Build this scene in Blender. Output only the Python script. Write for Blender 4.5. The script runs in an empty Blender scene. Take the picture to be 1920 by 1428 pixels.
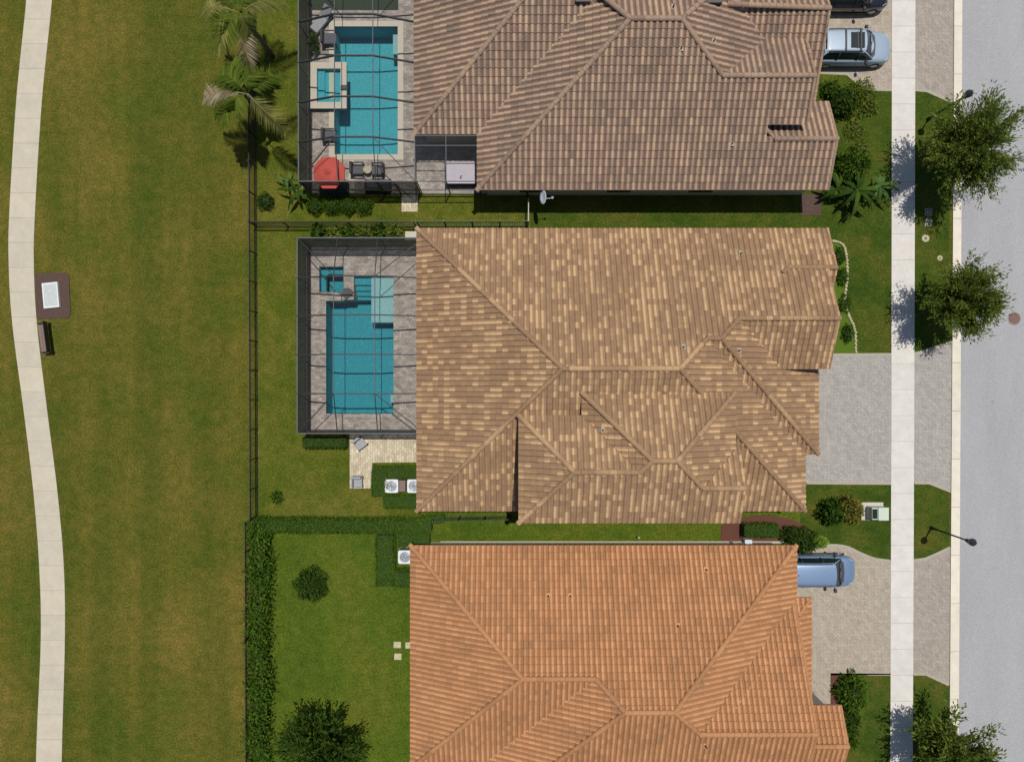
import bpy, bmesh, math, random
import numpy as np
from mathutils import Vector, Matrix
random.seed(7); RNG = np.random.default_rng(7)
SC = bpy.context.scene
COL = SC.collection
R = math.radians

# ---------------------------------------------------------------- camera, sky, sun, exposure
CAMH = 43.0
cd = bpy.data.cameras.new("camera"); cam = bpy.data.objects.new("camera", cd); COL.objects.link(cam)
cam.location = (0, 0, CAMH); cam.rotation_euler = (0, 0, 0)
cd.sensor_width = 36; cd.lens = 36*CAMH/64.0; cd.clip_end = 1000
SC.camera = cam
SUNV = Vector((.115, .205, 1)).normalized()
elev = math.asin(SUNV.z); az = math.atan2(SUNV.x, SUNV.y)
w = bpy.data.worlds.new("World"); SC.world = w; w.use_nodes = True
nt = w.node_tree; bg = nt.nodes['Background']
sky = nt.nodes.new('ShaderNodeTexSky'); sky.sky_type = 'NISHITA'; sky.sun_disc = False
sky.sun_elevation = elev; sky.sun_rotation = az
nt.links.new(sky.outputs[0], bg.inputs[0]); bg.inputs[1].default_value = 0.072
ld = bpy.data.lights.new("sun", 'SUN'); ld.energy = 3.9; ld.angle = R(.5); ld.color = (1, .955, .88)
sun = bpy.data.objects.new("sun", ld); COL.objects.link(sun); sun.location = (10, 20, 80)
sun.rotation_euler = SUNV.to_track_quat('Z', 'Y').to_euler()
SC.view_settings.view_transform = 'Standard'; SC.view_settings.look = 'None'
SC.view_settings.exposure = 0.0; SC.view_settings.gamma = 1
SC.render.engine = 'CYCLES'
SC.cycles.transparent_max_bounces = 16

def P(px, py, z=0.0):
    f = (CAMH-z)/CAMH
    return ((px-960)/30*f, (714-py)/30*f, z)
def XY(px, py, z=0.0):
    a = P(px, py, z); return (a[0], a[1])

# ---------------------------------------------------------------- materials
def new_mat(name):
    m = bpy.data.materials.new(name); m.use_nodes = True
    return m, m.node_tree, m.node_tree.nodes['Principled BSDF']
def N(nt, t, **kw):
    n = nt.nodes.new(t)
    for k, v in kw.items():
        if k.startswith('i_'):
            key = k[2:]; key = int(key) if key.isdigit() else key
            n.inputs[key].default_value = v
        else: setattr(n, k, v)
    return n
def c4(c): return (c[0], c[1], c[2], 1)
def ramp(nt, stops, interp='LINEAR'):
    n = nt.nodes.new('ShaderNodeValToRGB'); r = n.color_ramp; r.interpolation = interp
    while len(r.elements) < len(stops): r.elements.new(.5)
    for e, (p, c) in zip(r.elements, stops): e.position = p; e.color = c4(c)
    return n
def mixc(nt, a, b, fac, mode='MIX'):
    n = nt.nodes.new('ShaderNodeMix'); n.data_type = 'RGBA'; n.blend_type = mode
    for sock, v in ((0, fac), (6, a), (7, b)):
        if hasattr(v, 'links') or hasattr(v, 'is_output'): nt.links.new(v, n.inputs[sock])
        elif sock == 0: n.inputs[0].default_value = v
        else: n.inputs[sock].default_value = c4(v)
    return n.outputs[2]
def noise(nt, scale, detail=4, rough=.6, vec=None, dist=0):
    n = N(nt, 'ShaderNodeTexNoise'); n.inputs['Scale'].default_value = scale
    n.inputs['Detail'].default_value = detail; n.inputs['Roughness'].default_value = rough
    n.inputs['Distortion'].default_value = dist
    if vec is not None: nt.links.new(vec, n.inputs['Vector'])
    return n
def geo(nt): return N(nt, 'ShaderNodeNewGeometry').outputs['Position']
def mapping(nt, vec, scale=(1, 1, 1), rot=(0, 0, 0)):
    m = N(nt, 'ShaderNodeMapping'); nt.links.new(vec, m.inputs[0])
    m.inputs['Scale'].default_value = scale; m.inputs['Rotation'].default_value = rot
    return m.outputs[0]
def bump(nt, bsdf, h, strength=.3, dist=.02):
    b = N(nt, 'ShaderNodeBump'); b.inputs['Strength'].default_value = strength
    b.inputs['Distance'].default_value = dist
    nt.links.new(h, b.inputs['Height']); nt.links.new(b.outputs[0], bsdf.inputs['Normal'])

def simple(name, col, rough=.6, metal=0, var=.12, scale=6, coat=0):
    m, nt, b = new_mat(name)
    n = noise(nt, scale, 5, .65, geo(nt))
    r = ramp(nt, [(.25, tuple(x*(1-var) for x in col)), (.75, tuple(min(1, x*(1+var)) for x in col))])
    nt.links.new(n.outputs[0], r.inputs[0]); nt.links.new(r.outputs[0], b.inputs['Base Color'])
    b.inputs['Roughness'].default_value = rough; b.inputs['Metallic'].default_value = metal
    if coat: b.inputs['Coat Weight'].default_value = coat; b.inputs['Coat Roughness'].default_value = .08
    return m

def grass_mat(name, a, b_, c, stripes=0, patch=.18, fine=1.0):
    """a dark green, b_ mid, c dry straw"""
    m, nt, b = new_mat(name); g = geo(nt)
    n1 = noise(nt, patch, 5, .62, g, .3)
    r1 = ramp(nt, [(.36, a), (.5, b_), (.66, c)]); nt.links.new(n1.outputs[0], r1.inputs[0])
    n2 = noise(nt, 1.7, 6, .75, g)
    r2 = ramp(nt, [(.36, (.62, .80, .55)), (.64, (1.36, 1.2, 1.3))]); nt.links.new(n2.outputs[0], r2.inputs[0])
    col = mixc(nt, r1.outputs[0], r2.outputs[0], .75, 'MULTIPLY')
    n3 = noise(nt, 9, 5, .9, g)
    r3 = ramp(nt, [(.40, (.45, .48, .40)), (.5, (1, 1, 1)), (.61, (1.8, 1.75, 1.8))]); nt.links.new(n3.outputs[0], r3.inputs[0])
    col = mixc(nt, col, r3.outputs[0], .7*fine, 'MULTIPLY')
    if stripes:
        n4 = noise(nt, 1, 2, .5, mapping(nt, g, (.55, .018, 1)))
        r4 = ramp(nt, [(.38, (.84, .92, .84)), (.62, (1.2, 1.1, 1.15))]); nt.links.new(n4.outputs[0], r4.inputs[0])
        col = mixc(nt, col, r4.outputs[0], stripes, 'MULTIPLY')
    nt.links.new(col, b.inputs['Base Color']); b.inputs['Roughness'].default_value = .95
    b.inputs['Specular IOR Level'].default_value = .1
    bump(nt, b, n3.outputs[0], .6, .03)
    return m

def paver_mat(name, cols, size=(.3, .15), mortar=(.16, .14, .12), rot=.785, big=.12, blotch=.22):
    m, nt, b = new_mat(name); g = geo(nt)
    br = N(nt, 'ShaderNodeTexBrick'); nt.links.new(mapping(nt, g, (1, 1, 1), (0, 0, rot)), br.inputs['Vector'])
    br.inputs['Scale'].default_value = 1; br.inputs['Brick Width'].default_value = size[0]
    br.inputs['Row Height'].default_value = size[1]; br.inputs['Mortar Size'].default_value = .006
    br.inputs['Color1'].default_value = c4(cols[0]); br.inputs['Color2'].default_value = c4(cols[1])
    br.inputs['Mortar'].default_value = c4(mortar); br.inputs['Bias'].default_value = 0
    n = noise(nt, 2.2, 6, .8, g)
    r = ramp(nt, [(.3, (1-blotch,)*3), (.7, (1+blotch,)*3)]); nt.links.new(n.outputs[0], r.inputs[0])
    col = mixc(nt, br.outputs[0], r.outputs[0], .7, 'MULTIPLY')
    n2 = noise(nt, 11, 4, .9, g); r2 = ramp(nt, [(.38, (.70,)*3), (.62, (1.3,)*3)]); nt.links.new(n2.outputs[0], r2.inputs[0])
    col = mixc(nt, col, r2.outputs[0], .6, 'MULTIPLY')
    nt.links.new(col, b.inputs['Base Color']); b.inputs['Roughness'].default_value = .85
    return m

def slab_mat(name, col, tint):
    m, nt, b = new_mat(name); g = geo(nt)
    uv = N(nt, 'ShaderNodeUVMap')
    wn = N(nt, 'ShaderNodeTexWhiteNoise', noise_dimensions='2D'); nt.links.new(uv.outputs[0], wn.inputs[0])
    c1 = mixc(nt, col, tint, wn.outputs[0])
    n = noise(nt, 1.3, 7, .75, g); r = ramp(nt, [(.3, (.86, .85, .83)), (.7, (1.08, 1.08, 1.08))]); nt.links.new(n.outputs[0], r.inputs[0])
    col2 = mixc(nt, c1, r.outputs[0], .9, 'MULTIPLY')
    n2 = noise(nt, 60, 2, .6, g); r2 = ramp(nt, [(.3, (.9,)*3), (.7, (1.08,)*3)]); nt.links.new(n2.outputs[0], r2.inputs[0])
    col2 = mixc(nt, col2, r2.outputs[0], .8, 'MULTIPLY')
    nt.links.new(col2, b.inputs['Base Color']); b.inputs['Roughness'].default_value = .9
    return m

def tile_mat(name, stops, streak=(1.7, .42), thresh=None, patchmix=.5, wear=.25, pale=None, dirt=.8, tile_shade_col=(.1, .08, .06)):
    """colour of each roof tile from its column / row index kept in the UV map"""
    m, nt, b = new_mat(name); g = geo(nt)
    uv = N(nt, 'ShaderNodeUVMap').outputs[0]
    wn = N(nt, 'ShaderNodeTexWhiteNoise', noise_dimensions='2D'); nt.links.new(uv, wn.inputs[0])
    ns = noise(nt, 1, 1, .5, mapping(nt, uv, (streak[0], streak[1], 1)))
    pn = noise(nt, .45, 3, .6, g)
    def math_(op, a, bb):
        q = N(nt, 'ShaderNodeMath', operation=op)
        for i, v in enumerate((a, bb)):
            if hasattr(v, 'is_output'): nt.links.new(v, q.inputs[i])
            else: q.inputs[i].default_value = v
        return q.outputs[0]
    v = math_('ADD', math_('MULTIPLY', ns.outputs[0], .55), math_('MULTIPLY', wn.outputs[0], .30))
    v = math_('ADD', v, math_('MULTIPLY', math_('SUBTRACT', pn.outputs[0], .5), patchmix))
    r = ramp(nt, stops); nt.links.new(v, r.inputs[0])
    col = r.outputs[0]
    if pale:
        pw = N(nt, 'ShaderNodeTexWhiteNoise', noise_dimensions='2D'); nt.links.new(mapping(nt, uv, (3.1, 7.7, 1)), pw.inputs[0])
        gt = math_('GREATER_THAN', pw.outputs[0], pale[0]); col = mixc(nt, col, pale[1], gt)
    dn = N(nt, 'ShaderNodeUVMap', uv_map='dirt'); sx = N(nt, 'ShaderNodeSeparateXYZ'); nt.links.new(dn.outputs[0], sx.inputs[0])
    col = mixc(nt, col, tile_shade_col, math_('MULTIPLY', sx.outputs[0], dirt))  # shade of pans and butt edges mixed into the tile colour
    n = noise(nt, 5, 6, .8, g); r2 = ramp(nt, [(.3, (1-wear,)*3), (.7, (1+wear*.6,)*3)]); nt.links.new(n.outputs[0], r2.inputs[0])
    col = mixc(nt, col, r2.outputs[0], .9, 'MULTIPLY')
    nt.links.new(col, b.inputs['Base Color']); b.inputs['Roughness'].default_value = .82
    b.inputs['Specular IOR Level'].default_value = .25
    bump(nt, b, n.outputs[0], .25, .02)
    return m

def leaf_mat(name, cols, trans=.25):
    m, nt, b = new_mat(name)
    uv = N(nt, 'ShaderNodeUVMap').outputs[0]
    wn = N(nt, 'ShaderNodeTexWhiteNoise', noise_dimensions='2D'); nt.links.new(uv, wn.inputs[0])
    k = len(cols)
    r = ramp(nt, [((i+.5)/k, c) for i, c in enumerate(cols)]); nt.links.new(wn.outputs[0], r.inputs[0])
    nt.links.new(r.outputs[0], b.inputs['Base Color'])
    b.inputs['Roughness'].default_value = .75; b.inputs['Specular IOR Level'].default_value = .12
    tr = N(nt, 'ShaderNodeBsdfTranslucent'); nt.links.new(r.outputs[0], tr.inputs[0])
    mx = N(nt, 'ShaderNodeMixShader'); mx.inputs[0].default_value = trans
    nt.links.new(b.outputs[0], mx.inputs[1]); nt.links.new(tr.outputs[0], mx.inputs[2])
    nt.links.new(mx.outputs[0], nt.nodes['Material Output'].inputs[0])
    return m

def screen_mat(name, opac, col=(.02, .022, .026)):
    m, nt, b = new_mat(name)
    b.inputs['Base Color'].default_value = c4(col); b.inputs['Roughness'].default_value = .7
    t = N(nt, 'ShaderNodeBsdfTransparent'); mx = N(nt, 'ShaderNodeMixShader')
    g = geo(nt); n = noise(nt, 2.5, 4, .7, g); r = ramp(nt, [(.3, (opac*.9,)*3), (.7, (min(1, opac*1.1),)*3)])
    nt.links.new(n.outputs[0], r.inputs[0]); nt.links.new(r.outputs[0], mx.inputs[0])
    nt.links.new(t.outputs[0], mx.inputs[1]); nt.links.new(b.outputs[0], mx.inputs[2])
    nt.links.new(mx.outputs[0], nt.nodes['Material Output'].inputs[0])
    return m

def water_mat(name, tint):
    m, nt, b = new_mat(name)
    t = N(nt, 'ShaderNodeBsdfTransparent'); t.inputs[0].default_value = c4(tint)
    gl = N(nt, 'ShaderNodeBsdfGlossy'); gl.inputs['Roughness'].default_value = .03
    g = geo(nt); n = noise(nt, 3.5, 3, .6, g, .6)
    bp = N(nt, 'ShaderNodeBump'); bp.inputs['Strength'].default_value = .35; bp.inputs['Distance'].default_value = .03
    nt.links.new(n.outputs[0], bp.inputs['Height']); nt.links.new(bp.outputs[0], gl.inputs['Normal'])
    fr = N(nt, 'ShaderNodeFresnel'); fr.inputs[0].default_value = 1.33
    mx = N(nt, 'ShaderNodeMixShader')
    nt.links.new(fr.outputs[0], mx.inputs[0]); nt.links.new(t.outputs[0], mx.inputs[1]); nt.links.new(gl.outputs[0], mx.inputs[2])
    nt.links.new(mx.outputs[0], nt.nodes['Material Output'].inputs[0])
    return m

def plaster_mat(name, base, caustic):
    m, nt, b = new_mat(name); g = geo(nt)
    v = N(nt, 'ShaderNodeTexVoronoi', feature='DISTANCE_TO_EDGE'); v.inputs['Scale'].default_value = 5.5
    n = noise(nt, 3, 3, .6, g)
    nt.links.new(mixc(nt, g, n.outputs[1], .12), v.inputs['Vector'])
    r = ramp(nt, [(0, caustic), (.1, base), (1, base)]); nt.links.new(v.outputs[0], r.inputs[0])  # paler web along cell edges, water caustics painted into the plaster
    n2 = noise(nt, 28, 3, .8, g); r2 = ramp(nt, [(.35, (.86,)*3), (.65, (1.16,)*3)]); nt.links.new(n2.outputs[0], r2.inputs[0])
    nt.links.new(mixc(nt, r.outputs[0], r2.outputs[0], .9, 'MULTIPLY'), b.inputs['Base Color'])
    b.inputs['Roughness'].default_value = .8
    return m

M = {}
M['field'] = grass_mat('field_grass', (.058, .074, .009), (.080, .080, .012), (.103, .091, .017), stripes=.95, patch=.16)
M['lawn_a'] = grass_mat('lawn_yard_grass', (.054, .078, .008), (.076, .088, .010), (.104, .102, .017), patch=.3)
M['lawn_b'] = grass_mat('lawn_green_grass', (.046, .078, .007), (.064, .094, .009), (.088, .098, .012), patch=.13)
M['lawn_c'] = grass_mat('lawn_front_grass', (.030, .054, .006), (.045, .068, .008), (.072, .074, .012), patch=.45)
M['patch'] = grass_mat('bare_patch', (.12, .10, .03), (.17, .13, .05), (.22, .16, .08), patch=1.5)
M['drive'] = paver_mat('driveway_pavers', [(.275, .235, .195), (.33, .29, .245)], rot=.785)
M['drive_b'] = paver_mat('driveway_pavers_tan', [(.31, .26, .205), (.37, .32, .255)], rot=.785)
M['drive_g'] = paver_mat('driveway_pavers_grey', [(.285, .268, .245), (.34, .32, .295)], rot=.785)
M['deck'] = paver_mat('pool_deck_pavers', [(.25, .215, .185), (.40, .355, .31)], (.3, .15), rot=0, blotch=.4)
M['patio'] = paver_mat('patio_pavers', [(.40, .33, .22), (.56, .49, .36)], (.3, .15), rot=1.571, blotch=.3)
M['border'] = simple('paver_border', (.33, .30, .235), .85)
M['coping'] = simple('cream_coping', (.50, .45, .36), .7, var=.08)
M['walk'] = slab_mat('sidewalk_concrete', (.60, .57, .53), (.55, .53, .50))
M['trail'] = slab_mat('path_concrete', (.50, .45, .35), (.45, .41, .33))
M['joint'] = simple('joint_dirt', (.26, .24, .20), .9)
M['curb'] = slab_mat('curb_concrete', (.66, .61, .51), (.60, .55, .46))
M['red_mulch'] = simple('red_mulch', (.095, .034, .022), .95, var=.6, scale=18)
M['dark_mulch'] = simple('dark_mulch', (.075, .045, .034), .95, var=.6, scale=14)
def asphalt():
    m, nt, b = new_mat('road_asphalt'); g = geo(nt)
    n = noise(nt, 17, 5, .9, g); r = ramp(nt, [(.32, (.21, .215, .225)), (.68, (.40, .40, .41))]); nt.links.new(n.outputs[0], r.inputs[0])
    n2 = noise(nt, .35, 5, .6, mapping(nt, g, (1.6, .35, 1))); r2 = ramp(nt, [(.3, (.93,)*3), (.7, (1.06,)*3)]); nt.links.new(n2.outputs[0], r2.inputs[0])
    v = N(nt, 'ShaderNodeTexVoronoi'); v.inputs['Scale'].default_value = .42; nt.links.new(g, v.inputs['Vector'])
    r3 = ramp(nt, [(.035, (.62, .60, .58)), (.075, (1, 1, 1))]); nt.links.new(v.outputs[0], r3.inputs[0])
    c_ = mixc(nt, r.outputs[0], r2.outputs[0], 1, 'MULTIPLY'); c_ = mixc(nt, c_, r3.outputs[0], 1, 'MULTIPLY')
    nt.links.new(c_, b.inputs['Base Color']); b.inputs['Roughness'].default_value = .9
    return m
M['road'] = asphalt()
M['tile_tan'] = tile_mat('tan_blend_roof_tile', [(.31, (.25, .150, .086)), (.41, (.29, .177, .097)), (.46, (.365, .226, .12)), (.52, (.53, .345, .185))], streak=(2.1, .34), patchmix=.42, wear=.16, dirt=.85, tile_shade_col=(.24, .152, .088))
M['tile_brown'] = tile_mat('brown_roof_tile', [(.20, (.205, .155, .120)), (.34, (.305, .212, .155)), (.46, (.375, .258, .182)), (.60, (.455, .315, .208))], streak=(.5, .5), patchmix=.5, wear=.2, pale=(.995, (.46, .34, .23)), dirt=.9, tile_shade_col=(.135, .088, .064))
M['tile_orange'] = tile_mat('terracotta_roof_tile', [(.16, (.30, .165, .082)), (.32, (.40, .205, .096)), (.46, (.48, .24, .112)), (.62, (.55, .285, .138))], streak=(.4, .4), patchmix=.55, wear=.18, dirt=.85, tile_shade_col=(.27, .118, .050))
M['wall_tan'] = simple('tan_stucco', (.42, .36, .27), .9, scale=3)
M['wall_cream'] = simple('cream_stucco', (.55, .50, .42), .9, scale=3)
M['wall_brown'] = simple('brown_stucco', (.48, .42, .30), .9, scale=3)
M['fascia'] = simple('fascia_paint', (.34, .24, .16), .6)
M['fascia_l'] = simple('pale_gutter_paint', (.45, .38, .28), .5)
M['white'] = simple('white_paint', (.70, .70, .68), .5, var=.05)
M['black'] = simple('black_metal', (.012, .012, .013), .45)
M['bronze'] = simple('bronze_frame', (.035, .033, .032), .45, metal=.2)
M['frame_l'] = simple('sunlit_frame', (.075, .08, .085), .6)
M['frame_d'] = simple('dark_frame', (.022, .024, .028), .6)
M['glass'] = simple('dark_glass', (.012, .018, .02), .22, var=.1)
M['screen_top'] = screen_mat('roof_screen', .15, (.015, .017, .02))
M['screen_side'] = screen_mat('side_screen', .86, (.030, .030, .034))
M['water'] = water_mat('pool_water', (.86, .97, .97))
M['pool_a'] = plaster_mat('pool_plaster_aqua', (.045, .30, .36), (.07, .38, .43))
M['pool_b'] = plaster_mat('pool_plaster_blue', (.018, .225, .285), (.035, .31, .37))
M['shelf'] = plaster_mat('shelf_plaster', (.25, .38, .39), (.30, .45, .46))
M['tileband'] = simple('waterline_tile', (.02, .075, .09), .3, var=.3, scale=20)
M['stone'] = simple('dark_spillway_stone', (.05, .045, .045), .6, var=.4)
M['bark'] = simple('bark', (.13, .10, .075), .9, var=.3, scale=9)
M['palm_bark'] = simple('palm_bark', (.16, .13, .10), .9, var=.35, scale=12)
M['leaf_oak'] = leaf_mat('oak_leaf', [(.045, .080, .010), (.080, .122, .014), (.13, .18, .024), (.22, .27, .05)], .42)
M['leaf_dark'] = leaf_mat('dark_shrub_leaf', [(.017, .042, .004), (.034, .070, .007), (.062, .108, .011)], .2)
M['leaf_hedge'] = leaf_mat('hedge_leaf', [(.028, .066, .004), (.050, .104, .007), (.095, .160, .014)], .25)
M['leaf_light'] = leaf_mat('bright_shrub_leaf', [(.085, .13, .015), (.14, .19, .025), (.21, .25, .045)], .35)
M['leaf_banana'] = leaf_mat('banana_leaf', [(.040, .090, .016), (.065, .125, .025), (.10, .17, .04)])
M['leaf_croton'] = leaf_mat('croton_leaf', [(.05, .07, .010), (.16, .16, .02), (.36, .31, .06), (.17, .13, .02)])
M['leaf_chart'] = leaf_mat('chartreuse_leaf', [(.20, .34, .04), (.26, .42, .06), (.32, .46, .08)], .3)
M['frond_g'] = leaf_mat('green_frond', [(.06, .105, .010), (.105, .155, .018), (.18, .22, .035)], .35)
M['frond_y'] = leaf_mat('yellow_frond', [(.14, .15, .03), (.21, .21, .055), (.32, .31, .11)], .3)
M['frond_d'] = leaf_mat('dry_frond', [(.22, .17, .10), (.32, .26, .16), (.44, .38, .26)])
M['core'] = simple('twig_core', (.022, .050, .006), .95, var=.4, scale=8)
M['silver'] = simple('silver_blue_paint', (.27, .34, .42), .48, metal=.12, var=.03, coat=.25)
M['bluecar'] = simple('steel_blue_paint', (.17, .25, .38), .40, metal=.35, var=.03, coat=.4)
M['blackcar'] = simple('black_paint', (.012, .013, .018), .25, metal=.2, var=.03, coat=.8)
M['plastic'] = simple('dark_plastic', (.03, .03, .032), .6)
M['rubber'] = simple('tyre_rubber', (.018, .018, .018), .8)
M['chrome'] = simple('wheel_metal', (.42, .43, .45), .3, metal=.8)
M['lens'] = simple('lamp_lens', (.6, .62, .63), .12)
M['redlens'] = simple('tail_lens', (.25, .01, .01), .2)
M['red'] = simple('coral_canvas', (.50, .075, .05), .8, var=.12, scale=3)
M['grey'] = simple('grey_plastic', (.27, .28, .30), .7)
M['dgrey'] = simple('charcoal_wicker', (.045, .043, .045), .8, var=.3, scale=30)
M['cushion'] = simple('slate_cushion', (.10, .10, .115), .9)
M['lilac'] = simple('lilac_counter', (.40, .36, .42), .5)
M['acwhite'] = simple('ac_casing', (.60, .62, .62), .5, var=.05)
M['acfan'] = simple('ac_grille', (.30, .33, .37), .4, metal=.5)
M['pgreen'] = simple('pale_green_box', (.46, .52, .42), .6, var=.05)
M['concrete'] = simple('pad_concrete', (.45, .42, .36), .9)
M['lid'] = simple('valve_lid', (.13, .15, .11), .8)
M['rust'] = simple('rusty_iron', (.16, .085, .075), .8, var=.25, scale=12)
M['wood'] = simple('bench_slats', (.18, .125, .105), .8, var=.2, scale=10)
M['slabtop'] = simple('slab_concrete', (.44, .47, .46), .8)
M['lampgrey'] = simple('lamp_hood', (.045, .05, .07), .4, metal=.4)
M['dish'] = simple('dish_grey', (.50, .56, .62), .5, var=.04)
M['edging'] = simple('stone_edging', (.42, .38, .24), .9, var=.3, scale=8)
M['turf'] = simple('green_mat', (.030, .045, .025), .95, var=.3, scale=9)
M['garage'] = simple('garage_door', (.50, .45, .38), .6)
M['pot'] = simple('terracotta_pot', (.25, .13, .08), .8)

# ---------------------------------------------------------------- mesh helpers
ORG = {}
class MB:
    def __init__(s): s.v = []; s.f = []; s.uv = []; s.sm = []
    def add(s, vs, fs, uv=None, smooth=False):
        o = len(s.v); s.v += [tuple(p) for p in vs]
        for f in fs: s.f.append(tuple(i+o for i in f)); s.uv.append(uv if uv else (0, 0)); s.sm.append(smooth)
        return s
    def box(s, x0, x1, y0, y1, z0, z1, rz=0, c=None, uv=None):
        if x0 > x1: x0, x1 = x1, x0
        if y0 > y1: y0, y1 = y1, y0
        vs = [(x, y, z) for z in (z0, z1) for y in (y0, y1) for x in (x0, x1)]
        if rz:
            cx, cy = c if c else ((x0+x1)/2, (y0+y1)/2); ca, sa = math.cos(rz), math.sin(rz)
            vs = [(cx+(x-cx)*ca-(y-cy)*sa, cy+(x-cx)*sa+(y-cy)*ca, z) for x, y, z in vs]
        return s.add(vs, [(0, 2, 3, 1), (4, 5, 7, 6), (0, 1, 5, 4), (2, 6, 7, 3), (0, 4, 6, 2), (1, 3, 7, 5)], uv)
    def prism(s, pts, z0, z1, uv=None, bottom=True):
        n = len(pts)
        a = sum(pts[i][0]*pts[(i+1) % n][1]-pts[(i+1) % n][0]*pts[i][1] for i in range(n))
        if a < 0: pts = pts[::-1]
        vs = [(p[0], p[1], z0) for p in pts]+[(p[0], p[1], z1) for p in pts]
        fs = [tuple(range(n, 2*n))]+[(i, (i+1) % n, n+(i+1) % n, n+i) for i in range(n)]
        if bottom: fs.append(tuple(range(n-1, -1, -1)))
        return s.add(vs, fs, uv)
    def tube(s, pts, rad, n=8, cap=True, uv=None, smooth=True):
        pts = [Vector(p) for p in pts]; k = len(pts)
        rs = rad if isinstance(rad, (list, tuple)) else [rad]*k
        vs = []; 
        for i, p in enumerate(pts):
            d = (pts[min(i+1, k-1)]-pts[max(i-1, 0)]).normalized()
            a = d.orthogonal().normalized() if abs(d.z) < .99 else Vector((1, 0, 0)); 
            if abs(d.z) < .99: a = Vector((0, 0, 1)).cross(d).normalized()
            b = d.cross(a)
            for j in range(n):
                t = 2*math.pi*j/n; vs.append(p+(a*math.cos(t)+b*math.sin(t))*rs[i])
        fs = [(i*n+j, i*n+(j+1) % n, (i+1)*n+(j+1) % n, (i+1)*n+j) for i in range(k-1) for j in range(n)]
        s.add(vs, fs, uv, smooth)
        if cap:
            o = len(s.v)-k*n
            s.f.append(tuple(o+j for j in range(n-1, -1, -1))); s.uv.append(uv or (0, 0)); s.sm.append(False)
            s.f.append(tuple(o+(k-1)*n+j for j in range(n))); s.uv.append(uv or (0, 0)); s.sm.append(False)
        return s
    def lathe(s, prof, c=(0, 0, 0), n=20, uv=None, smooth=True, axis='z'):
        vs = []
        for r, z in prof:
            for j in range(n):
                t = 2*math.pi*j/n; x, y = r*math.cos(t), r*math.sin(t)
                vs.append((c[0]+x, c[1]+y, c[2]+z) if axis == 'z' else (c[0]+x, c[1]+z, c[2]+y))
        k = len(prof)
        fs = [(i*n+j, i*n+(j+1) % n, (i+1)*n+(j+1) % n, (i+1)*n+j) for i in range(k-1) for j in range(n)]
        s.add(vs, fs, uv, smooth)
        if prof[0][0] > .001: s.add(vs[:n], [tuple(range(n-1, -1, -1))], uv)
        if prof[-1][0] > .001: s.add(vs[-n:], [tuple(range(n))], uv)
        return s

def root_org(p): return ORG.get(p.name, (0, 0, 0))
def obj(name, mb, mat, parent=None, world=True, bevel=0, subsurf=0):
    me = bpy.data.meshes.new(name)
    vs = np.array(mb.v, dtype=float).reshape(-1, 3)
    if parent is not None and world: vs = vs-np.array(root_org(parent))
    me.from_pydata(vs.tolist(), [], mb.f)
    uvl = me.uv_layers.new(name='UVMap')
    cnt = np.array([len(f) for f in mb.f]); u = np.repeat(np.array(mb.uv, dtype=float).reshape(-1, 2), cnt, axis=0)
    uvl.data.foreach_set('uv', u.ravel())
    me.polygons.foreach_set('use_smooth', np.array(mb.sm, dtype=bool))
    me.materials.append(mat); me.update()
    return link(name, me, parent, bevel, subsurf)
def link(name, me, parent=None, bevel=0, subsurf=0):
    o = bpy.data.objects.new(name, me); COL.objects.link(o)
    if parent is not None: o.parent = parent; ORG[o.name] = root_org(parent)
    if bevel:
        b = o.modifiers.new('bevel', 'BEVEL'); b.width = bevel; b.segments = 2; b.limit_method = 'ANGLE'
    if subsurf:
        b = o.modifiers.new('sub', 'SUBSURF'); b.levels = subsurf; b.render_levels = subsurf
    return o
def thing(name, label, cat, loc=(0, 0, 0), rz=0, group=None):
    o = bpy.data.objects.new(name, None); COL.objects.link(o)
    o.location = loc; o.rotation_euler = (0, 0, rz); ORG[o.name] = tuple(loc)
    o['label'] = label; o['category'] = cat
    if group: o['group'] = group
    return o
def tag(o, label, cat, group=None):
    o['label'] = label; o['category'] = cat
    if group: o['group'] = group
    return o
def struct(name, mb, mat): o = obj(name, mb, mat); o['kind'] = 'structure'; return o
def copy_tree(o, loc=None, rz=None, label=None, parent=None):
    c = o.copy(); COL.objects.link(c)
    if parent: c.parent = parent
    if loc is not None: c.location = loc
    if rz is not None: c.rotation_euler = (0, 0, rz)
    if label: c['label'] = label
    for ch in list(o.children): copy_tree(ch, parent=c)
    return c
def sheet(mb, pts, z): mb.add([(p[0], p[1], z) for p in pts], [tuple(range(len(pts)))] if sum(pts[i][0]*pts[(i+1) % len(pts)][1]-pts[(i+1) % len(pts)][0]*pts[i][1] for i in range(len(pts))) > 0 else [tuple(range(len(pts)-1, -1, -1))]); return mb
def PX(l): return [XY(*p) for p in l]
def strip(mb, pts, wd, z0, z1, seg=None, uvrand=False):
    """a band of width wd along a plan polyline"""
    pts = [Vector((p[0], p[1])) for p in pts]
    nrm = []
    for i in range(len(pts)):
        d = (pts[min(i+1, len(pts)-1)]-pts[max(i-1, 0)]).normalized(); nrm.append(Vector((-d.y, d.x)))
    for i in range(len(pts)-1):
        a, b, na, nb = pts[i], pts[i+1], nrm[i]*wd/2, nrm[i+1]*wd/2
        mb.prism([a-na, b-nb, b+nb, a+na], z0, z1)
    return mb
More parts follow.
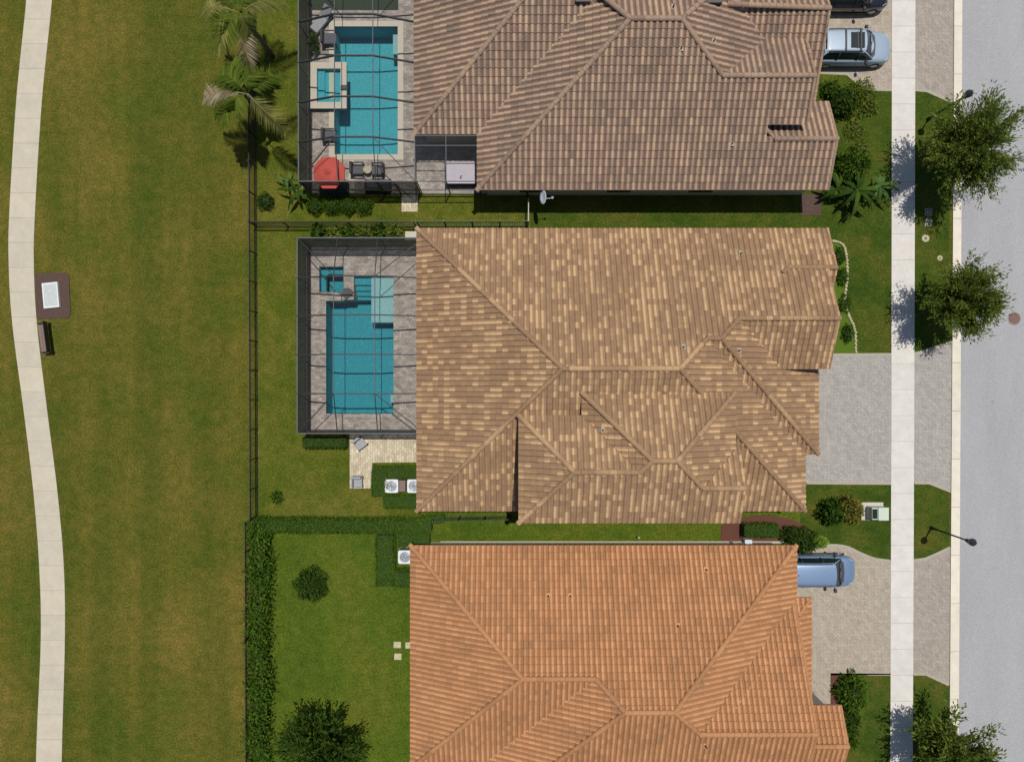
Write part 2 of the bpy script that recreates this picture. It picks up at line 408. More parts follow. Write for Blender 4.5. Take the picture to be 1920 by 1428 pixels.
def smooth_line(pts, k=6):
    out = []
    n = len(pts)
    for i in range(n-1):
        p0, p1, p2, p3 = [np.array(pts[max(0, min(n-1, i+j))], float) for j in (-1, 0, 1, 2)]
        for t in np.linspace(0, 1, k, endpoint=False):
            out.append(tuple(.5*((2*p1)+(-p0+p2)*t+(2*p0-5*p1+4*p2-p3)*t*t+(-p0+3*p1-3*p2+p3)*t**3)))
    out.append(tuple(pts[-1])); return out
def grid_holes(mb, x0, x1, y0, y1, holes, z):
    xs = sorted({x0, x1, *[v for h in holes for v in h[:2]]}); ys = sorted({y0, y1, *[v for h in holes for v in h[2:]]})
    xs = [x for x in xs if x0 <= x <= x1]; ys = [y for y in ys if y0 <= y <= y1]
    for i in range(len(xs)-1):
        for j in range(len(ys)-1):
            cx, cy = (xs[i]+xs[i+1])/2, (ys[j]+ys[j+1])/2
            if any(h[0] < cx < h[1] and h[2] < cy < h[3] for h in holes): continue
            mb.add([(xs[i], ys[j], z), (xs[i+1], ys[j], z), (xs[i+1], ys[j+1], z), (xs[i], ys[j+1], z)], [(0, 1, 2, 3)])
    return mb

# ---------------------------------------------------------------- ground, lawns, paving, road
def rectpx(a, b, c, d): p = XY(a, d); q = XY(b, c); return (p[0], q[0], p[1], q[1])   # px x0,x1,y0,y1 -> x0,x1,y0,y1
POOL1 = rectpx(627, 747, 50, 291); POOL2 = rectpx(611, 739, 518, 776)
SPA1 = rectpx(598, 642, 135, 197); SPA2 = rectpx(599, 645, 500, 548)
HOLES = [POOL1, POOL2, SPA2]
struct('ground', grid_holes(MB(), -150, 150, -150, 150, HOLES, 0), M['field'])
LX0 = XY(481, 0)[0]; LX1 = XY(1780, 0)[0]
struct('lawn', grid_holes(MB(), LX0, XY(1480, 0)[0], XY(0, 968)[1], 45, HOLES, .004), M['lawn_a'])
struct('lawn', grid_holes(MB(), LX0, XY(1480, 0)[0], -45, XY(0, 968)[1], [], .004), M['lawn_b'])
struct('lawn', grid_holes(MB(), XY(1480, 0)[0], LX1, -45, 45, [], .004), M['lawn_c'])
struct('lawn', sheet(MB(), PX([(995, 398), (1560, 398), (1560, 430), (995, 430)]), .008), M['lawn_c'])
struct('lawn', sheet(MB(), PX([(800, 940), (1500, 940), (1500, 1016), (820, 1016)]), .008), M['lawn_b'])

# driveways
struct('driveway', sheet(MB(), PX([(1480, -420), (1674, -420), (1672, 169), (1630, 168), (1603, 152), (1588, 139), (1480, 134)]), .012), M['drive_b'])
struct('driveway', sheet(MB(), PX([(1440, 665), (1672, 664), (1671, 906), (1440, 904)]), .012), M['drive_g'])
d3 = [(1440, 1040), (1500, 1036)]+smooth_line([(1525, 1030), (1550, 1022), (1585, 1024), (1612, 1036), (1640, 1047), (1671, 1051)], 4)+[(1670, 1263), (1557, 1263), (1557, 1340), (1440, 1340)]
struct('driveway', sheet(MB(), PX(d3), .012), M['drive_b'])
struct('driveway_apron', sheet(MB(), PX([(1713, -420), (1790, -420), (1787, 192), (1738, 171), (1713, 169)]), .012), M['drive'])
struct('driveway_apron', sheet(MB(), PX([(1712, 663), (1785, 641), (1784, 921), (1742, 905), (1712, 905)]), .012), M['drive_g'])
struct('driveway_apron', sheet(MB(), PX([(1712, 1050), (1735, 1047), (1756, 1038), (1782, 1026), (1780, 1283), (1736, 1263), (1712, 1263)]), .012), M['drive'])
bd = MB()
for l in ([(1480, 134), (1588, 139), (1603, 152), (1630, 168), (1672, 169)], [(1540, 665), (1672, 664)], [(1512, 905), (1671, 906)],
          d3[1:26], [(1670, 1263), (1557, 1263)], [(1715, 169), (1738, 171), (1786, 192)], [(1715, 663), (1785, 641)], [(1715, 905), (1742, 905), (1783, 921)],
          [(1713, 1050), (1735, 1047), (1756, 1038), (1781, 1026)], [(1713, 1263), (1736, 1263), (1779, 1283)]):
    strip(bd, PX(l), .16, .004, .017)
struct('driveway_border', bd, M['border'])

# concrete sidewalk, slabs with open joints
def slabs(mb, left, right, step, z0, z1, gap=.016):
    L = [Vector(p) for p in left]; Rr = [Vector(p) for p in right]
    def at(line, y):
        for a, b in zip(line, line[1:]):
            if (a.y-y)*(b.y-y) <= 0 and a.y != b.y: t = (y-a.y)/(b.y-a.y); return a.lerp(b, t)
        return line[0] if abs(line[0].y-y) < abs(line[-1].y-y) else line[-1]
    y = min(L[0].y, L[-1].y); y1 = max(L[0].y, L[-1].y); i = 0
    while y < y1-.1:
        k = 4; ys = [min(y+gap/2+(step-gap)*t/k, y1) for t in range(k+1)]
        a = [at(L, q) for q in ys]; b = [at(Rr, q) for q in ys]
        mb.prism([*b, *a[::-1]], z0, z1, uv=(i*1.37+.5, i*.71+.3)); y += step; i += 1
    return mb
sw = slabs(MB(), PX([(1668, 1848), (1669, 1428), (1671, 700), (1672, 0), (1673, -420)]), PX([(1709, 1848), (1711, 1428), (1714, 700), (1716, 0), (1717, -420)]), 1.62, .004, .03)
struct('sidewalk', sw, M['walk'])
struct('sidewalk_joints', sheet(MB(), PX([(1670, 1840), (1709, 1840), (1715, -415), (1674, -415)]), .016), M['joint'])
le = smooth_line([(60, -420), (57, -100), (50, 0), (31, 190), (18, 400), (17, 500), (24, 610), (45, 770), (63, 920), (74, 1060), (77, 1200), (68, 1428), (60, 1850)], 6)
re = smooth_line([(108, -420), (104, -100), (98, 0), (79, 190), (66, 400), (64, 500), (70, 610), (89, 770), (108, 920), (120, 1060), (122, 1200), (116, 1428), (108, 1850)], 6)
struct('path', slabs(MB(), PX(le), PX(re), 1.55, -.02, .03), M['trail'])
struct('path_joints', sheet(MB(), PX([(p[0]+2, p[1]) for p in le[3:-3]]+[(p[0]-2, p[1]) for p in re[3:-3]][::-1]), .018), M['joint'])
# curb and road
cl = [(1791, -420), (1788, 0), (1784, 700), (1779, 1428), (1776, 1850)]; cr = [(1805, -420), (1803, 0), (1800, 700), (1796, 1428), (1793, 1850)]
cm = [(a[0]*.45+b[0]*.55, a[1]) for a, b in zip(cl, cr)]
cb = MB(); slabs(cb, PX(cl), PX(cm), 3.0, .004, .075, .02); slabs(cb, PX(cm), PX([(p[0]+.6, p[1]) for p in cr]), 3.0, .004, .045, .02)
struct('curb', cb, M['curb'])
struct('road', sheet(MB(), PX([(1793, 1850), (1796, 1428), (1800, 700), (1803, 0), (1805, -420), (3000, -420), (3000, 1850)]), .03), M['road'])

# beds
struct('concrete_strip', MB().box(*rectpx(826, 1480, 1014, 1017.5), .004, .06), M['trail'])
struct('lawn', sheet(MB(), PX([(1540, 136), (1588, 141), (1603, 155), (1600, 170), (1540, 172)]), .0085), M['lawn_a'])
struct('mulch_bed', MB().prism(PX([(1352, 1014), (1352, 985), (1390, 968), (1440, 965), (1480, 972), (1508, 984), (1522, 1000), (1522, 1024), (1490, 1022), (1440, 1014)]), .004, .05), M['red_mulch'])
struct('mulch_bed', MB().prism(PX([(1557, 1265), (1572, 1265), (1572, 1330), (1557, 1330)]), .004, .045), M['red_mulch'])
struct('mulch_bed', MB().prism(PX([(1572, 1265), (1625, 1264), (1628, 1310), (1612, 1360), (1590, 1385), (1572, 1385)]), .004, .035), M['leaf_dark'])
struct('mulch_bed', MB().prism(PX([(1500, 365), (1540, 365), (1540, 404), (1500, 404)]), .004, .04), M['dark_mulch'])
bed = smooth_line([(1560, 452), (1578, 458), (1586, 480), (1588, 520), (1583, 560), (1590, 590), (1602, 620), (1604, 662)], 6)
struct('planting_bed', MB().prism(PX([(1540, 452)]+bed+[(1540, 662)]), .004, .03), M['leaf_hedge'])
bw = PX(bed); e = strip(MB(), bw, .10, .0, .06)
for i in range(len(bw)-1):
    a, b = Vector(bw[i]), Vector(bw[i+1]); k = max(1, int((b-a).length/.22))
    for j in range(k):
        p = a.lerp(b, (j+.5)/k); r = .075+random.random()*.03
        e.lathe([(r, 0), (r, .09), (r*.6, .14), (.001, .15)], (p.x+random.uniform(-.02, .02), p.y, .01), 7)
tag(obj('bed_edging', e, M['edging']), 'scalloped pale stone edging curving along the planting bed by the tan house', 'edging')

# ---------------------------------------------------------------- roofs
PITCH = .46
def clip(poly, a, b, c):       # keep a*x+b*y+c >= 0
    out = []
    for i in range(len(poly)):
        p, q = poly[i], poly[(i+1) % len(poly)]; dp = a*p[0]+b*p[1]+c; dq = a*q[0]+b*q[1]+c
        if dp >= 0: out.append(p)
        if dp*dq < 0: t = dp/(dp-dq); out.append((p[0]+(q[0]-p[0])*t, p[1]+(q[1]-p[1])*t))
    return out
def plane(side, c, ze, s):     # z = A x + B y + C
    return {'N': (0, -s, ze+s*c), 'S': (0, s, ze-s*c), 'E': (-s, 0, ze+s*c), 'W': (s, 0, ze-s*c)}[side]
class Roof:
    def __init__(s, colw, rowh): s.V = []; s.F = []; s.U = []; s.D = []; s.n = 0; s.masses = []; s.cw = colw; s.rh = rowh; s.caps = []; s.ci = 0
    def face(s, side, c, ze, sl, poly):
        if len(poly) < 3: return
        A, B, C = plane(side, c, ze, sl)
        poly = [tuple(p) for p in poly]
        ar = sum(poly[i][0]*poly[(i+1) % len(poly)][1]-poly[(i+1) % len(poly)][0]*poly[i][1] for i in range(len(poly)))
        if abs(ar) < .02: return
        if ar < 0: poly = poly[::-1]
        e = s.rh; p = s.cw
        us = [q[0] if side in 'NS' else q[1] for q in poly]
        dd = {'N': lambda q: c-q[1], 'S': lambda q: q[1]-c, 'E': lambda q: c-q[0], 'W': lambda q: q[0]-c}[side]
        ds = [dd(q) for q in poly]
        i0, i1 = int(math.floor(min(us)/p)), int(math.ceil(max(us)/p)); j0, j1 = int(math.floor(min(ds)/e)), int(math.ceil(max(ds)/e))
        prof = [(0, -.02, .9), (.06, .010, .6), (.15, .048, .12), (.30, .072, 0), (.45, .064, 0), (.57, .034, .2), (.66, .002, .85), (.82, -.012, 1), (1, -.02, 1)]  # position, height, amount of painted shade
        K = len(prof)-1
        I, J = np.meshgrid(np.arange(i0, i1), np.arange(j0, j1)); I = I.ravel(); J = J.ravel()
        # drop tiles well outside
        def toxy(u, d):
            if side == 'N': return u, c-d
            if side == 'S': return u, c+d
            if side == 'E': return c-d, u
            return c+d, u
        cx, cy = toxy((I+.5)*p, (J+.5)*e); keep = np.ones(len(I), bool)
        n = len(poly); edges = []
        for k in range(n):
            a, b = poly[k], poly[(k+1) % n]; L = math.hypot(b[0]-a[0], b[1]-a[1])
            if L < 1e-4: continue
            nx, ny = -(b[1]-a[1])/L, (b[0]-a[0])/L; edges.append((nx, ny, -(nx*a[0]+ny*a[1])))
            keep &= (nx*cx+ny*cy+edges[-1][2]) > -.4
        I, J = I[keep], J[keep]
        if not len(I): return
        jit = RNG.uniform(-.006, .006, len(I))
        VV = []; DV = []
        for t, h, dt in prof:
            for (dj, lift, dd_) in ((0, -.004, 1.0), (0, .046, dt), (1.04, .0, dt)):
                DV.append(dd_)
                u = (I+t)*p; d = (J+dj)*e; x, y = toxy(u, d)
                VV.append(np.stack([x, y, A*x+B*y+C+h+lift+jit*(dj == 0)*(lift > 0)], 1))
        VV = np.stack(VV, 1)            # tiles, 3*len(prof), 3
        nt_ = len(I); npv = VV.shape[1]
        fl = []; 
        for k in range(K):
            a, b = 3*k, 3*(k+1)
            fl.append((a+1, b+1, b+2, a+2)); fl.append((a, b, b+1, a+1))
        fl = np.array(fl)
        if side in 'SW' and True:
            pass
        F = (fl[None]+(np.arange(nt_)*npv)[:, None, None]).reshape(-1, 4)
        # orientation up
        v0, v1, v2 = VV.reshape(-1, 3)[F[0][0]], VV.reshape(-1, 3)[F[0][1]], VV.reshape(-1, 3)[F[0][2]]
        flip = np.cross(v1-v0, v2-v0)[2] < 0
        if flip: F = F[:, ::-1]
        me = bpy.data.meshes.new('t'); me.from_pydata(VV.reshape(-1, 3).tolist(), [], F.tolist())
        uv = me.uv_layers.new(name='UVMap'); so = {'N': 0, 'S': 137, 'E': 311, 'W': 523}[side]
        U = np.stack([np.repeat(I+.5+so, len(fl)*4), np.repeat(J+.5+(ze*13 % 7), len(fl)*4)], 1); uv.data.foreach_set('uv', U.ravel())
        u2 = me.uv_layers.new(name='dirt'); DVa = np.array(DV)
        fd = DVa[fl]; fd[1::2] = 1.0                                   # butt edge of each tile coloured dark, as if shaded
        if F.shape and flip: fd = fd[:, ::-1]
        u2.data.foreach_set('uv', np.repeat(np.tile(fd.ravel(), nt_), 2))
        bm = bmesh.new(); bm.from_mesh(me)
        for nx, ny, cc in edges:
            co = Vector((-nx*cc, -ny*cc, 0))
            g = bm.verts[:]+bm.edges[:]+bm.faces[:]
            bmesh.ops.bisect_plane(bm, geom=g, dist=1e-5, plane_co=co, plane_no=Vector((-nx, -ny, 0)), clear_outer=True)
        bm.to_mesh(me); bm.free()
        nv = len(me.vertices); co = np.empty(nv*3); me.vertices.foreach_get('co', co)
        lt = np.empty(len(me.polygons), int); me.polygons.foreach_get('loop_total', lt)
        lv = np.empty(len(me.loops), int); me.loops.foreach_get('vertex_index', lv)
        uu = np.empty(len(me.loops)*2); me.uv_layers[0].data.foreach_get('uv', uu)
        ud = np.empty(len(me.loops)*2); me.uv_layers[1].data.foreach_get('uv', ud)
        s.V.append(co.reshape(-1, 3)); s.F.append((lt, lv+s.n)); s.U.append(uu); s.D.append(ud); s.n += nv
        bpy.data.meshes.remove(me)
    def mass(s, x0, x1, y0, y1, ze, sides='NSEW', skip='', sl=PITCH, slW=None, only=None):
        cs = {'N': y1, 'S': y0, 'E': x1, 'W': x0}
        pl = {k: plane(k, cs[k], ze, slW if (k == 'W' and slW) else sl) for k in sides}
        s.masses.append(((x0, x1, y0, y1), pl, ze))
        for k in sides:
            if k in skip: continue
            poly = [(x0, y0), (x1, y0), (x1, y1), (x0, y1)]
            for m_ in sides:
                if m_ == k: continue
                a = [pl[m_][i]-pl[k][i] for i in range(3)]; poly = clip(poly, *a)
            if only and k in only: 
                for h in only[k]: poly = clip(poly, *h)
            s.face(k, cs[k], ze, slW if (k == 'W' and slW) else sl, poly)
    def z(s, x, y):
        best = -9
        for (x0, x1, y0, y1), pl, ze in s.masses:
            if x0-.01 <= x <= x1+.01 and y0-.01 <= y <= y1+.01:
                best = max(best, min(a*x+b*y+c for a, b, c in pl.values()))
        return best
    def cap(s, p, q, z0=None, z1=None, r=.135, lift=.055):
        mbc = MB(); s.caps.append(mbc)
        a = Vector((p[0], p[1], (s.z(*p) if z0 is None else z0)+lift)); b = Vector((q[0], q[1], (s.z(*q) if z1 is None else z1)+lift))
        L = (b-a).length; k = max(1, round(L/.38)); d = (b-a).normalized()
        side = Vector((0, 0, 1)).cross(d).normalized(); up = d.cross(side)
        n = 6
        for i in range(k):
            c0 = a.lerp(b, i/k)-d*.03; c1 = a.lerp(b, (i+1)/k); vs = []
            if random.random() < .3: s.ci += 1
            for c, rr, up_ in ((c0, r*1.06, .016), (c1, r*.97, .0)):
                for j in range(n+1):
                    t = math.pi*j/n; vs.append(c+side*math.cos(t)*rr*1.05+up*(math.sin(t)*rr*.85-.03+up_))
            fs = [(j, j+1, n+2+j, n+1+j) for j in range(n)]
            mbc.add(vs, fs, (900+s.ci*1.7, 40.5), True); mbc.add(vs[:n+1], [tuple(range(n+1))], (900+s.ci*1.7, 40.5))
        return s
    def build(s, mat, parent):
        V = np.concatenate(s.V); me = bpy.data.meshes.new('roof')
        lt = np.concatenate([f[0] for f in s.F]); lv = np.concatenate([f[1] for f in s.F]); U = np.concatenate(s.U)
        V = V-np.array(root_org(parent))
        me.vertices.add(len(V)); me.vertices.foreach_set('co', V.ravel())
        me.loops.add(len(lv)); me.loops.foreach_set('vertex_index', lv.astype(np.int32))
        me.polygons.add(len(lt)); ls = np.concatenate([[0], np.cumsum(lt)[:-1]]); me.polygons.foreach_set('loop_start', ls.astype(np.int32))
        me.polygons.foreach_set('loop_total', lt.astype(np.int32))
        me.update(calc_edges=True)
        uv = me.uv_layers.new(name='UVMap'); uv.data.foreach_set('uv', U)
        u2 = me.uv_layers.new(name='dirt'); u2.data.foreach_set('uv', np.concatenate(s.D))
        me.polygons.foreach_set('use_smooth', np.ones(len(lt), bool)); me.materials.append(mat); me.validate()
        # sharp edges between tiles
        ro = link('roof', me, parent)
        try: me.set_sharp_from_angle(angle=R(38))
        except Exception: pass
        for c_ in s.caps:
            oc = obj('ridge_cap', c_, mat, ro); u2 = oc.data.uv_layers.new(name='dirt'); u2.data.foreach_set('uv', np.full(len(oc.data.loops)*2, .38))  # whole cap takes an even part of the darker colour
        return ro
    def px(s, px, py):
        z = 4.5
        for _ in range(12): x, y, _z = P(px, py, z); zz = s.z(x, y); z = zz if zz > 0 else z
        return x, y, z

def house_body(t, roof, rects, wallm, fasm):
    """walls and eaves for each roof mass"""
    wb = MB(); fb = MB(); k = 0
    for (x0, x1, y0, y1), pl, ze in rects:
        k += 1; q = .0013*k
        wb.box(x0+.5+q, x1-.5-q, y0+.5+q, y1-.5-q, 0, ze-.2)
        fb.box(x0+.05+q, x1-.05-q, y0+.05+q, y1-.05-q, ze-.2, ze-.025-q*.5)
        for sd, xx in (('E', x1-.55), ('W', x0+.55)):      # gable walls
            if sd not in pl and 'N' in pl and 'S' in pl:
                ym = (y0+y1)/2; zm = min(pl['N'][1]*ym+pl['N'][2], pl['S'][1]*ym+pl['S'][2])
                wb.add([(xx, y0+.5, ze-.2), (xx, y1-.5, ze-.2), (xx, ym, zm-.1), (xx-.2, y0+.5, ze-.2), (xx-.2, y1-.5, ze-.2), (xx-.2, ym, zm-.1)],
                       [(0, 1, 2), (5, 4, 3), (0, 2, 5, 3), (2, 1, 4, 5)])
    wl = obj('wall', wb, wallm, t); obj('eaves', fb, fasm, t)
    return wl
def window(t, x, y, z, wd, h, face):
    """face: outward direction letter"""
    fr = MB(); gl = MB()
    dx, dy = {'N': (0, 1), 'S': (0, -1), 'E': (1, 0), 'W': (-1, 0)}[face]
    if face in 'NS':
        fr.box(x-wd/2-.08, x+wd/2+.08, y-.04*dy-.02, y+.05*dy, z-.08, z+h+.08); gl.box(x-wd/2, x+wd/2, y+.05*dy, y+.07*dy, z, z+h)
    else:
        fr.box(x-.04*dx, x+.05*dx, y-wd/2-.08, y+wd/2+.08, z-.08, z+h+.08); gl.box(x+.05*dx, x+.07*dx, y-wd/2, y+wd/2, z, z+h)
    f = obj('window', fr, M['white'], t); obj('pane', gl, M['glass'], f)
def garage(t, x, y, wd):
    b = MB()
    for k in range(4): b.box(x, x+.05, y-wd/2, y+wd/2, .02+k*.56, .56+k*.56)
    obj('garage_door', b, M['garage'], t)
def roof_vents(ro, roof, lst, pale=True):
    for px, py in lst:
        x, y, z = roof.px(px, py); b = MB(); b.box(x-.11, x+.11, y-.14, y+.14, z-.02, z+.075)
        o = obj('vent_flashing', b, M['border'] if pale else M['tile_orange'], ro)
        obj('vent_pipe', MB().tube([(x, y, z), (x, y, z+.32)], .045, 8), M['bronze'], ro)

# --- tan house (middle) ---
ZE = 2.9
t2 = thing('house', 'house with blended tan and brown tile roof, between the brown and the orange roofed houses', 'house', (6, 0, 0), group='tile-roofed houses')
rf = Roof(.31, .335)
XW, XE, YN, YS = XY(781, 0, ZE)[0], 17.10, XY(0, 428, ZE)[1], XY(0, 958, ZE)[1]
h = (YN-YS)/2; ym = (YN+YS)/2
P1x, P2x = XW+h, XE-h
CE, CS = XY(1535, 0, ZE)[0], XY(0, 852, ZE)[1]
Yc = (YN+CS)/2; Xc = CE-(YN-Yc)
BZ = 4.15; BS = .67; BX = 17.95
Yb = (ZE+PITCH*YN-BZ+PITCH*BS)/(2*PITCH); Xb = CE-(YN-Yb)
Xac = P2x+(Yc-ym)
rf.mass(XW, XE, YS, YN, ZE, skip='N', only={'E': [(0, -1, Yc+.02)]})
rf.mass(8, CE, CS, YN, ZE, sides='NSE', skip='N', only={'E': [(0, -1, Yb+.02)]})
# joined north slope in vertical slices
for a, b, ta, tb in ((XW, P1x, YN, ym), (P1x, P2x, ym, ym), (P2x, Xac, ym, Yc), (Xac, Xc, Yc, Yc), (Xc, Xb, Yc, Yb), (Xb, BX, Yb, Yb)):
    rf.face('N', YN, ZE, PITCH, [(a, ta), (b, tb), (b, YN), (a, YN)])
rf.masses.append(((Xc, BX, Yb, YN), {'N': plane('N', YN, ZE, PITCH)}, ZE))
rf.masses.append(((Xb-.4, BX, BS, Yb), {'S': plane('S', BS, BZ, PITCH)}, BZ))
rf.face('S', BS, BZ, PITCH, [(Xb-.5, BS), (BX, BS), (BX, Yb), (Xb-.0, Yb)])
# small front gable
g1z = 3.0; g1N = YN+.03; g1r = 6.42; g1S = 2*g1r-g1N
g1N = YN; g1S = 2*g1r-YN; g1z = ZE
rf.face('N', YN, ZE, PITCH, [(BX, g1r), (18.42, g1r), (18.42, YN), (BX, YN)])
rf.face('S', g1S, ZE, PITCH, [(BX-.35, g1r-1.3), (18.42, g1r-1.3), (18.42, g1r), (BX-.35, g1r)])
rf.masses.append(((BX, 18.42, g1S, YN), {'N': plane('N', YN, ZE, PITCH), 'S': plane('S', g1S, ZE, PITCH)}, ZE))
# raised masses
EZ = 6.0
EX0 = XY(972, 0, EZ)[0]; EN = XY(0, 778, EZ)[1]; ES = XY(0, 980, EZ)[1]
FN = XY(0, 735, EZ)[1]; FW = XY(1090, 0, EZ)[0]; FE = XY(1379, 0, EZ)[0]; GX = XY(1388, 0, EZ)[0]
Exr = FW+(EN-ES)/2; fh = (FN-ES)/2; fy = (FN+ES)/2; eh = (EN-ES)/2; ey = (EN+ES)/2
fx0, fx1 = FW+fh, FE-fh
gr = -5.62; gN = 2*gr-ES; ghx = fx1+(fy-gr)
# E mass (west raised hip) and F mass share the south slope
rf.masses.append(((EX0, GX, ES, EN), {'N': plane('N', EN, EZ, PITCH), 'S': plane('S', ES, EZ, PITCH), 'W': plane('W', EX0, EZ, PITCH)}, EZ))
rf.masses[-1] = ((EX0, FE, ES, EN), rf.masses[-1][1], EZ)
rf.masses.append(((FW, FE, ES, FN), {'N': plane('N', FN, EZ, PITCH), 'S': plane('S', ES, EZ, PITCH), 'W': plane('W', FW, EZ, PITCH), 'E': plane('E', FE, EZ, PITCH)}, EZ))
rf.masses.append(((ghx-1, GX, ES, gN), {'N': plane('N', gN, EZ, PITCH), 'S': plane('S', ES, EZ, PITCH)}, EZ))
rf.face('W', EX0, EZ, PITCH, [(EX0, ES), (EX0+eh, ey), (EX0, EN)])
rf.face('N', EN, EZ, PITCH, [(EX0, EN), (EX0+eh, ey), (Exr, ey), (FW, EN)])
for a, b, ta, tb in ((EX0, EX0+eh, ES, ey), (EX0+eh, Exr, ey, ey), (Exr, fx0, ey, fy), (fx0, fx1, fy, fy), (fx1, ghx, fy, gr), (ghx, GX, gr, gr)):
    rf.face('S', ES, EZ, PITCH, [(a, ES), (b, ES), (b, tb), (a, ta)])
rf.face('W', FW, EZ, PITCH, [(FW, EN), (Exr, ey), (fx0, fy), (FW, FN)])
rf.face('N', FN, EZ, PITCH, [(FW, FN), (fx0, fy), (fx1, fy), (FE, FN)])
rf.face('E', FE, EZ, PITCH, [(FE, FN), (fx1, fy), (ghx, gr), (FE, gN)])
rf.face('N', gN, EZ, PITCH, [(ghx, gr), (GX, gr), (GX, gN), (FE, gN)])
for p, q in (((XW, YN), (P1x, ym)), ((XW, YS), (P1x, ym)), ((P1x, ym), (P2x, ym)), ((P2x, ym), (Xac, Yc)), ((Xac, Yc), (Xc, Yc)), ((Xc, Yc), (Xb, Yb)), ((Xb, Yb), (BX, Yb)),
             ((P2x, ym), (P2x+1.3, ym-1.3)), ((12.25, ym-(12.25-P2x)), (XE, YS)), ((Xc, Yc), (CE, CS)),
             ((EX0, EN), (EX0+eh, ey)), ((EX0, ES), (EX0+eh, ey)), ((EX0+eh, ey), (Exr-.05, ey)), ((Exr, ey), (fx0, fy)),
             ((FW, FN), (fx0, fy)), ((fx0, fy), (fx1, fy)), ((fx1, fy), (FE, FN)), ((fx1, fy), (ghx, gr)), ((ghx, gr), (GX, gr)),
             ((15.65, g1r), (18.42, g1r)), ((15.25, g1r-.35), (15.65, g1r))):
    rf.cap(p, q)
gz = lambda s_, c, ze, v: ze+PITCH*abs(v-c)
for x, a, b, c, ze in ((BX-.07, YN, Yb, YN, ZE), (BX-.07, Yb, BS, BS, BZ), (18.35, g1N, g1r, g1N, g1z), (18.35, g1r, g1r-1.3, g1S, g1z), (GX-.07, gr, ES, ES, EZ)):
    rf.cap((x, a), (x, b), gz(0, c, ze, a), gz(0, c, ze, b), r=.08, lift=.02)
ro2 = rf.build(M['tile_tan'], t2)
roof_vents(ro2, rf, [(1388, 475), (1281, 650), (1385, 657), (1130, 805)])
house_body(t2, rf, [((XW, XE, YS, YN), {'N': 0}, ZE), ((8, CE, CS, YN), {'N': 0}, ZE-.005), ((12.6, BX, BS, YN), {'N': 0}, 2.8), ((14.8, BX, BS, Yb), {'S': 0}, BZ), ((15, 18.42, g1S+1, g1N), {'N': 0}, ZE-.04),
                   ((EX0, FE-.1, ES, EN-.02), {'N': 0}, EZ), ((FW, FE, ES+.01, FN-.35), {'N': 0}, EZ-.004), ((ghx, GX, ES+.02, gN-.05), {'N': 0}, EZ-.012)], M['wall_tan'], M['fascia'])
gbl = MB(); x = BX-.5
gbl.add([(x, BS+.5, 3.9), (x, YN-.5, 2.7), (x, Yb, 5.2), (x-.2, BS+.5, 3.9), (x-.2, YN-.5, 2.7), (x-.2, Yb, 5.2)], [(0, 1, 2), (5, 4, 3), (0, 2, 5, 3), (2, 1, 4, 5)])
obj('gable_wall', gbl, M['wall_tan'], t2)
gbl = MB(); x = GX-.5; zr = EZ+PITCH*(gr-ES)-.1
gbl.add([(x, ES+.5, 5.8), (x, gN-.3, 5.8), (x, gr, zr), (x-.2, ES+.5, 5.8), (x-.2, gN-.3, 5.8), (x-.2, gr, zr)], [(0, 1, 2), (5, 4, 3), (0, 2, 5, 3), (2, 1, 4, 5)])
obj('gable_wall', gbl, M['wall_tan'], t2)
garage(t2, CE-.5, -1.3, 4.9); window(t2, BX-.5, 6.0, .9, 1.5, 1.3, 'E'); window(t2, 2.0, YS+.5, 1, 1.2, 1.2, 'S'); window(t2, XW+.5, -5.6, .9, 1.6, 1.3, 'W')
sl = MB(); sl.box(XW+.44, XW+.5, -1.5, 4.5, .05, 2.35); obj('sliding_door', sl, M['glass'], t2)
window(t2, XE-.5, -6.2, .9, 1.2, 1.3, 'E'); window(t2, 6, YN-.5, .9, 1.2, 1.2, 'N'); window(t2, 12, YN-.5, .9, 1.2, 1.2, 'N')

# --- brown house (top) ---
t1 = thing('house', 'house with mottled brown tile roof beside the longer pool enclosure', 'house', (6, 18, 0), group='tile-roofed houses')
rf = Roof(.33, .40)
aW, aS = XY(776, 0, ZE)[0], XY(0, 253, ZE)[1]
bW, bS = -2.05, XY(0, 357, ZE)[1]
bY = 19.15; bx0, bx1 = 6.25, 8.98
slw = PITCH*(bY-bS)/(bx0-bW)
bN = 2*bY-bS; bE = bx1+(bY-bS)
rf.masses.append(((bW, bE, bS, bN), {'N': plane('N', bN, ZE, PITCH), 'S': plane('S', bS, ZE, PITCH), 'E': plane('E', bE, ZE, PITCH), 'W': plane('W', bW, ZE, slw)}, ZE))
cR = 16.65; cx0 = bx1+(bY-cR); CX = 16.6; DX = XY(1554, 0, ZE)[0]; dR = 13.68; dN = 2*dR-bS
zcr = ZE+PITCH*(cR-bS)
for a, b, ta, tb, lo in ((bW, bx0, bS, bY, bS), (bx0, bx1, bY, bY, bS), (bx1, cx0, bY, cR, bS), (cx0, 14.35, cR, cR, bS), (14.35, CX, dR, dR, bS), (CX, DX, dR, dR, bS)):
    rf.face('S', bS, ZE, PITCH, [(a, lo), (b, lo), (b, tb), (a, ta)])
rf.face('S', bS, ZE, PITCH, [(14.35, 14.34), (CX, 14.34), (CX, cR), (14.35, cR)])
rf.face('W', bW, ZE, slw, [(bW, bS), (bx0, bY), (bW, bN)])
rf.face('N', bN, ZE, PITCH, [(bx0, bY), (bx1, bY), (bE, bN), (bW, bN)])
rf.face('E', bE, ZE, PITCH, [(bx1, bY), (cx0, cR), (bE, cR), (bE, bN)])
# west wing
aN = 31.0
rf.mass(aW, 4.4, aS, aN, ZE, sides='SWN')
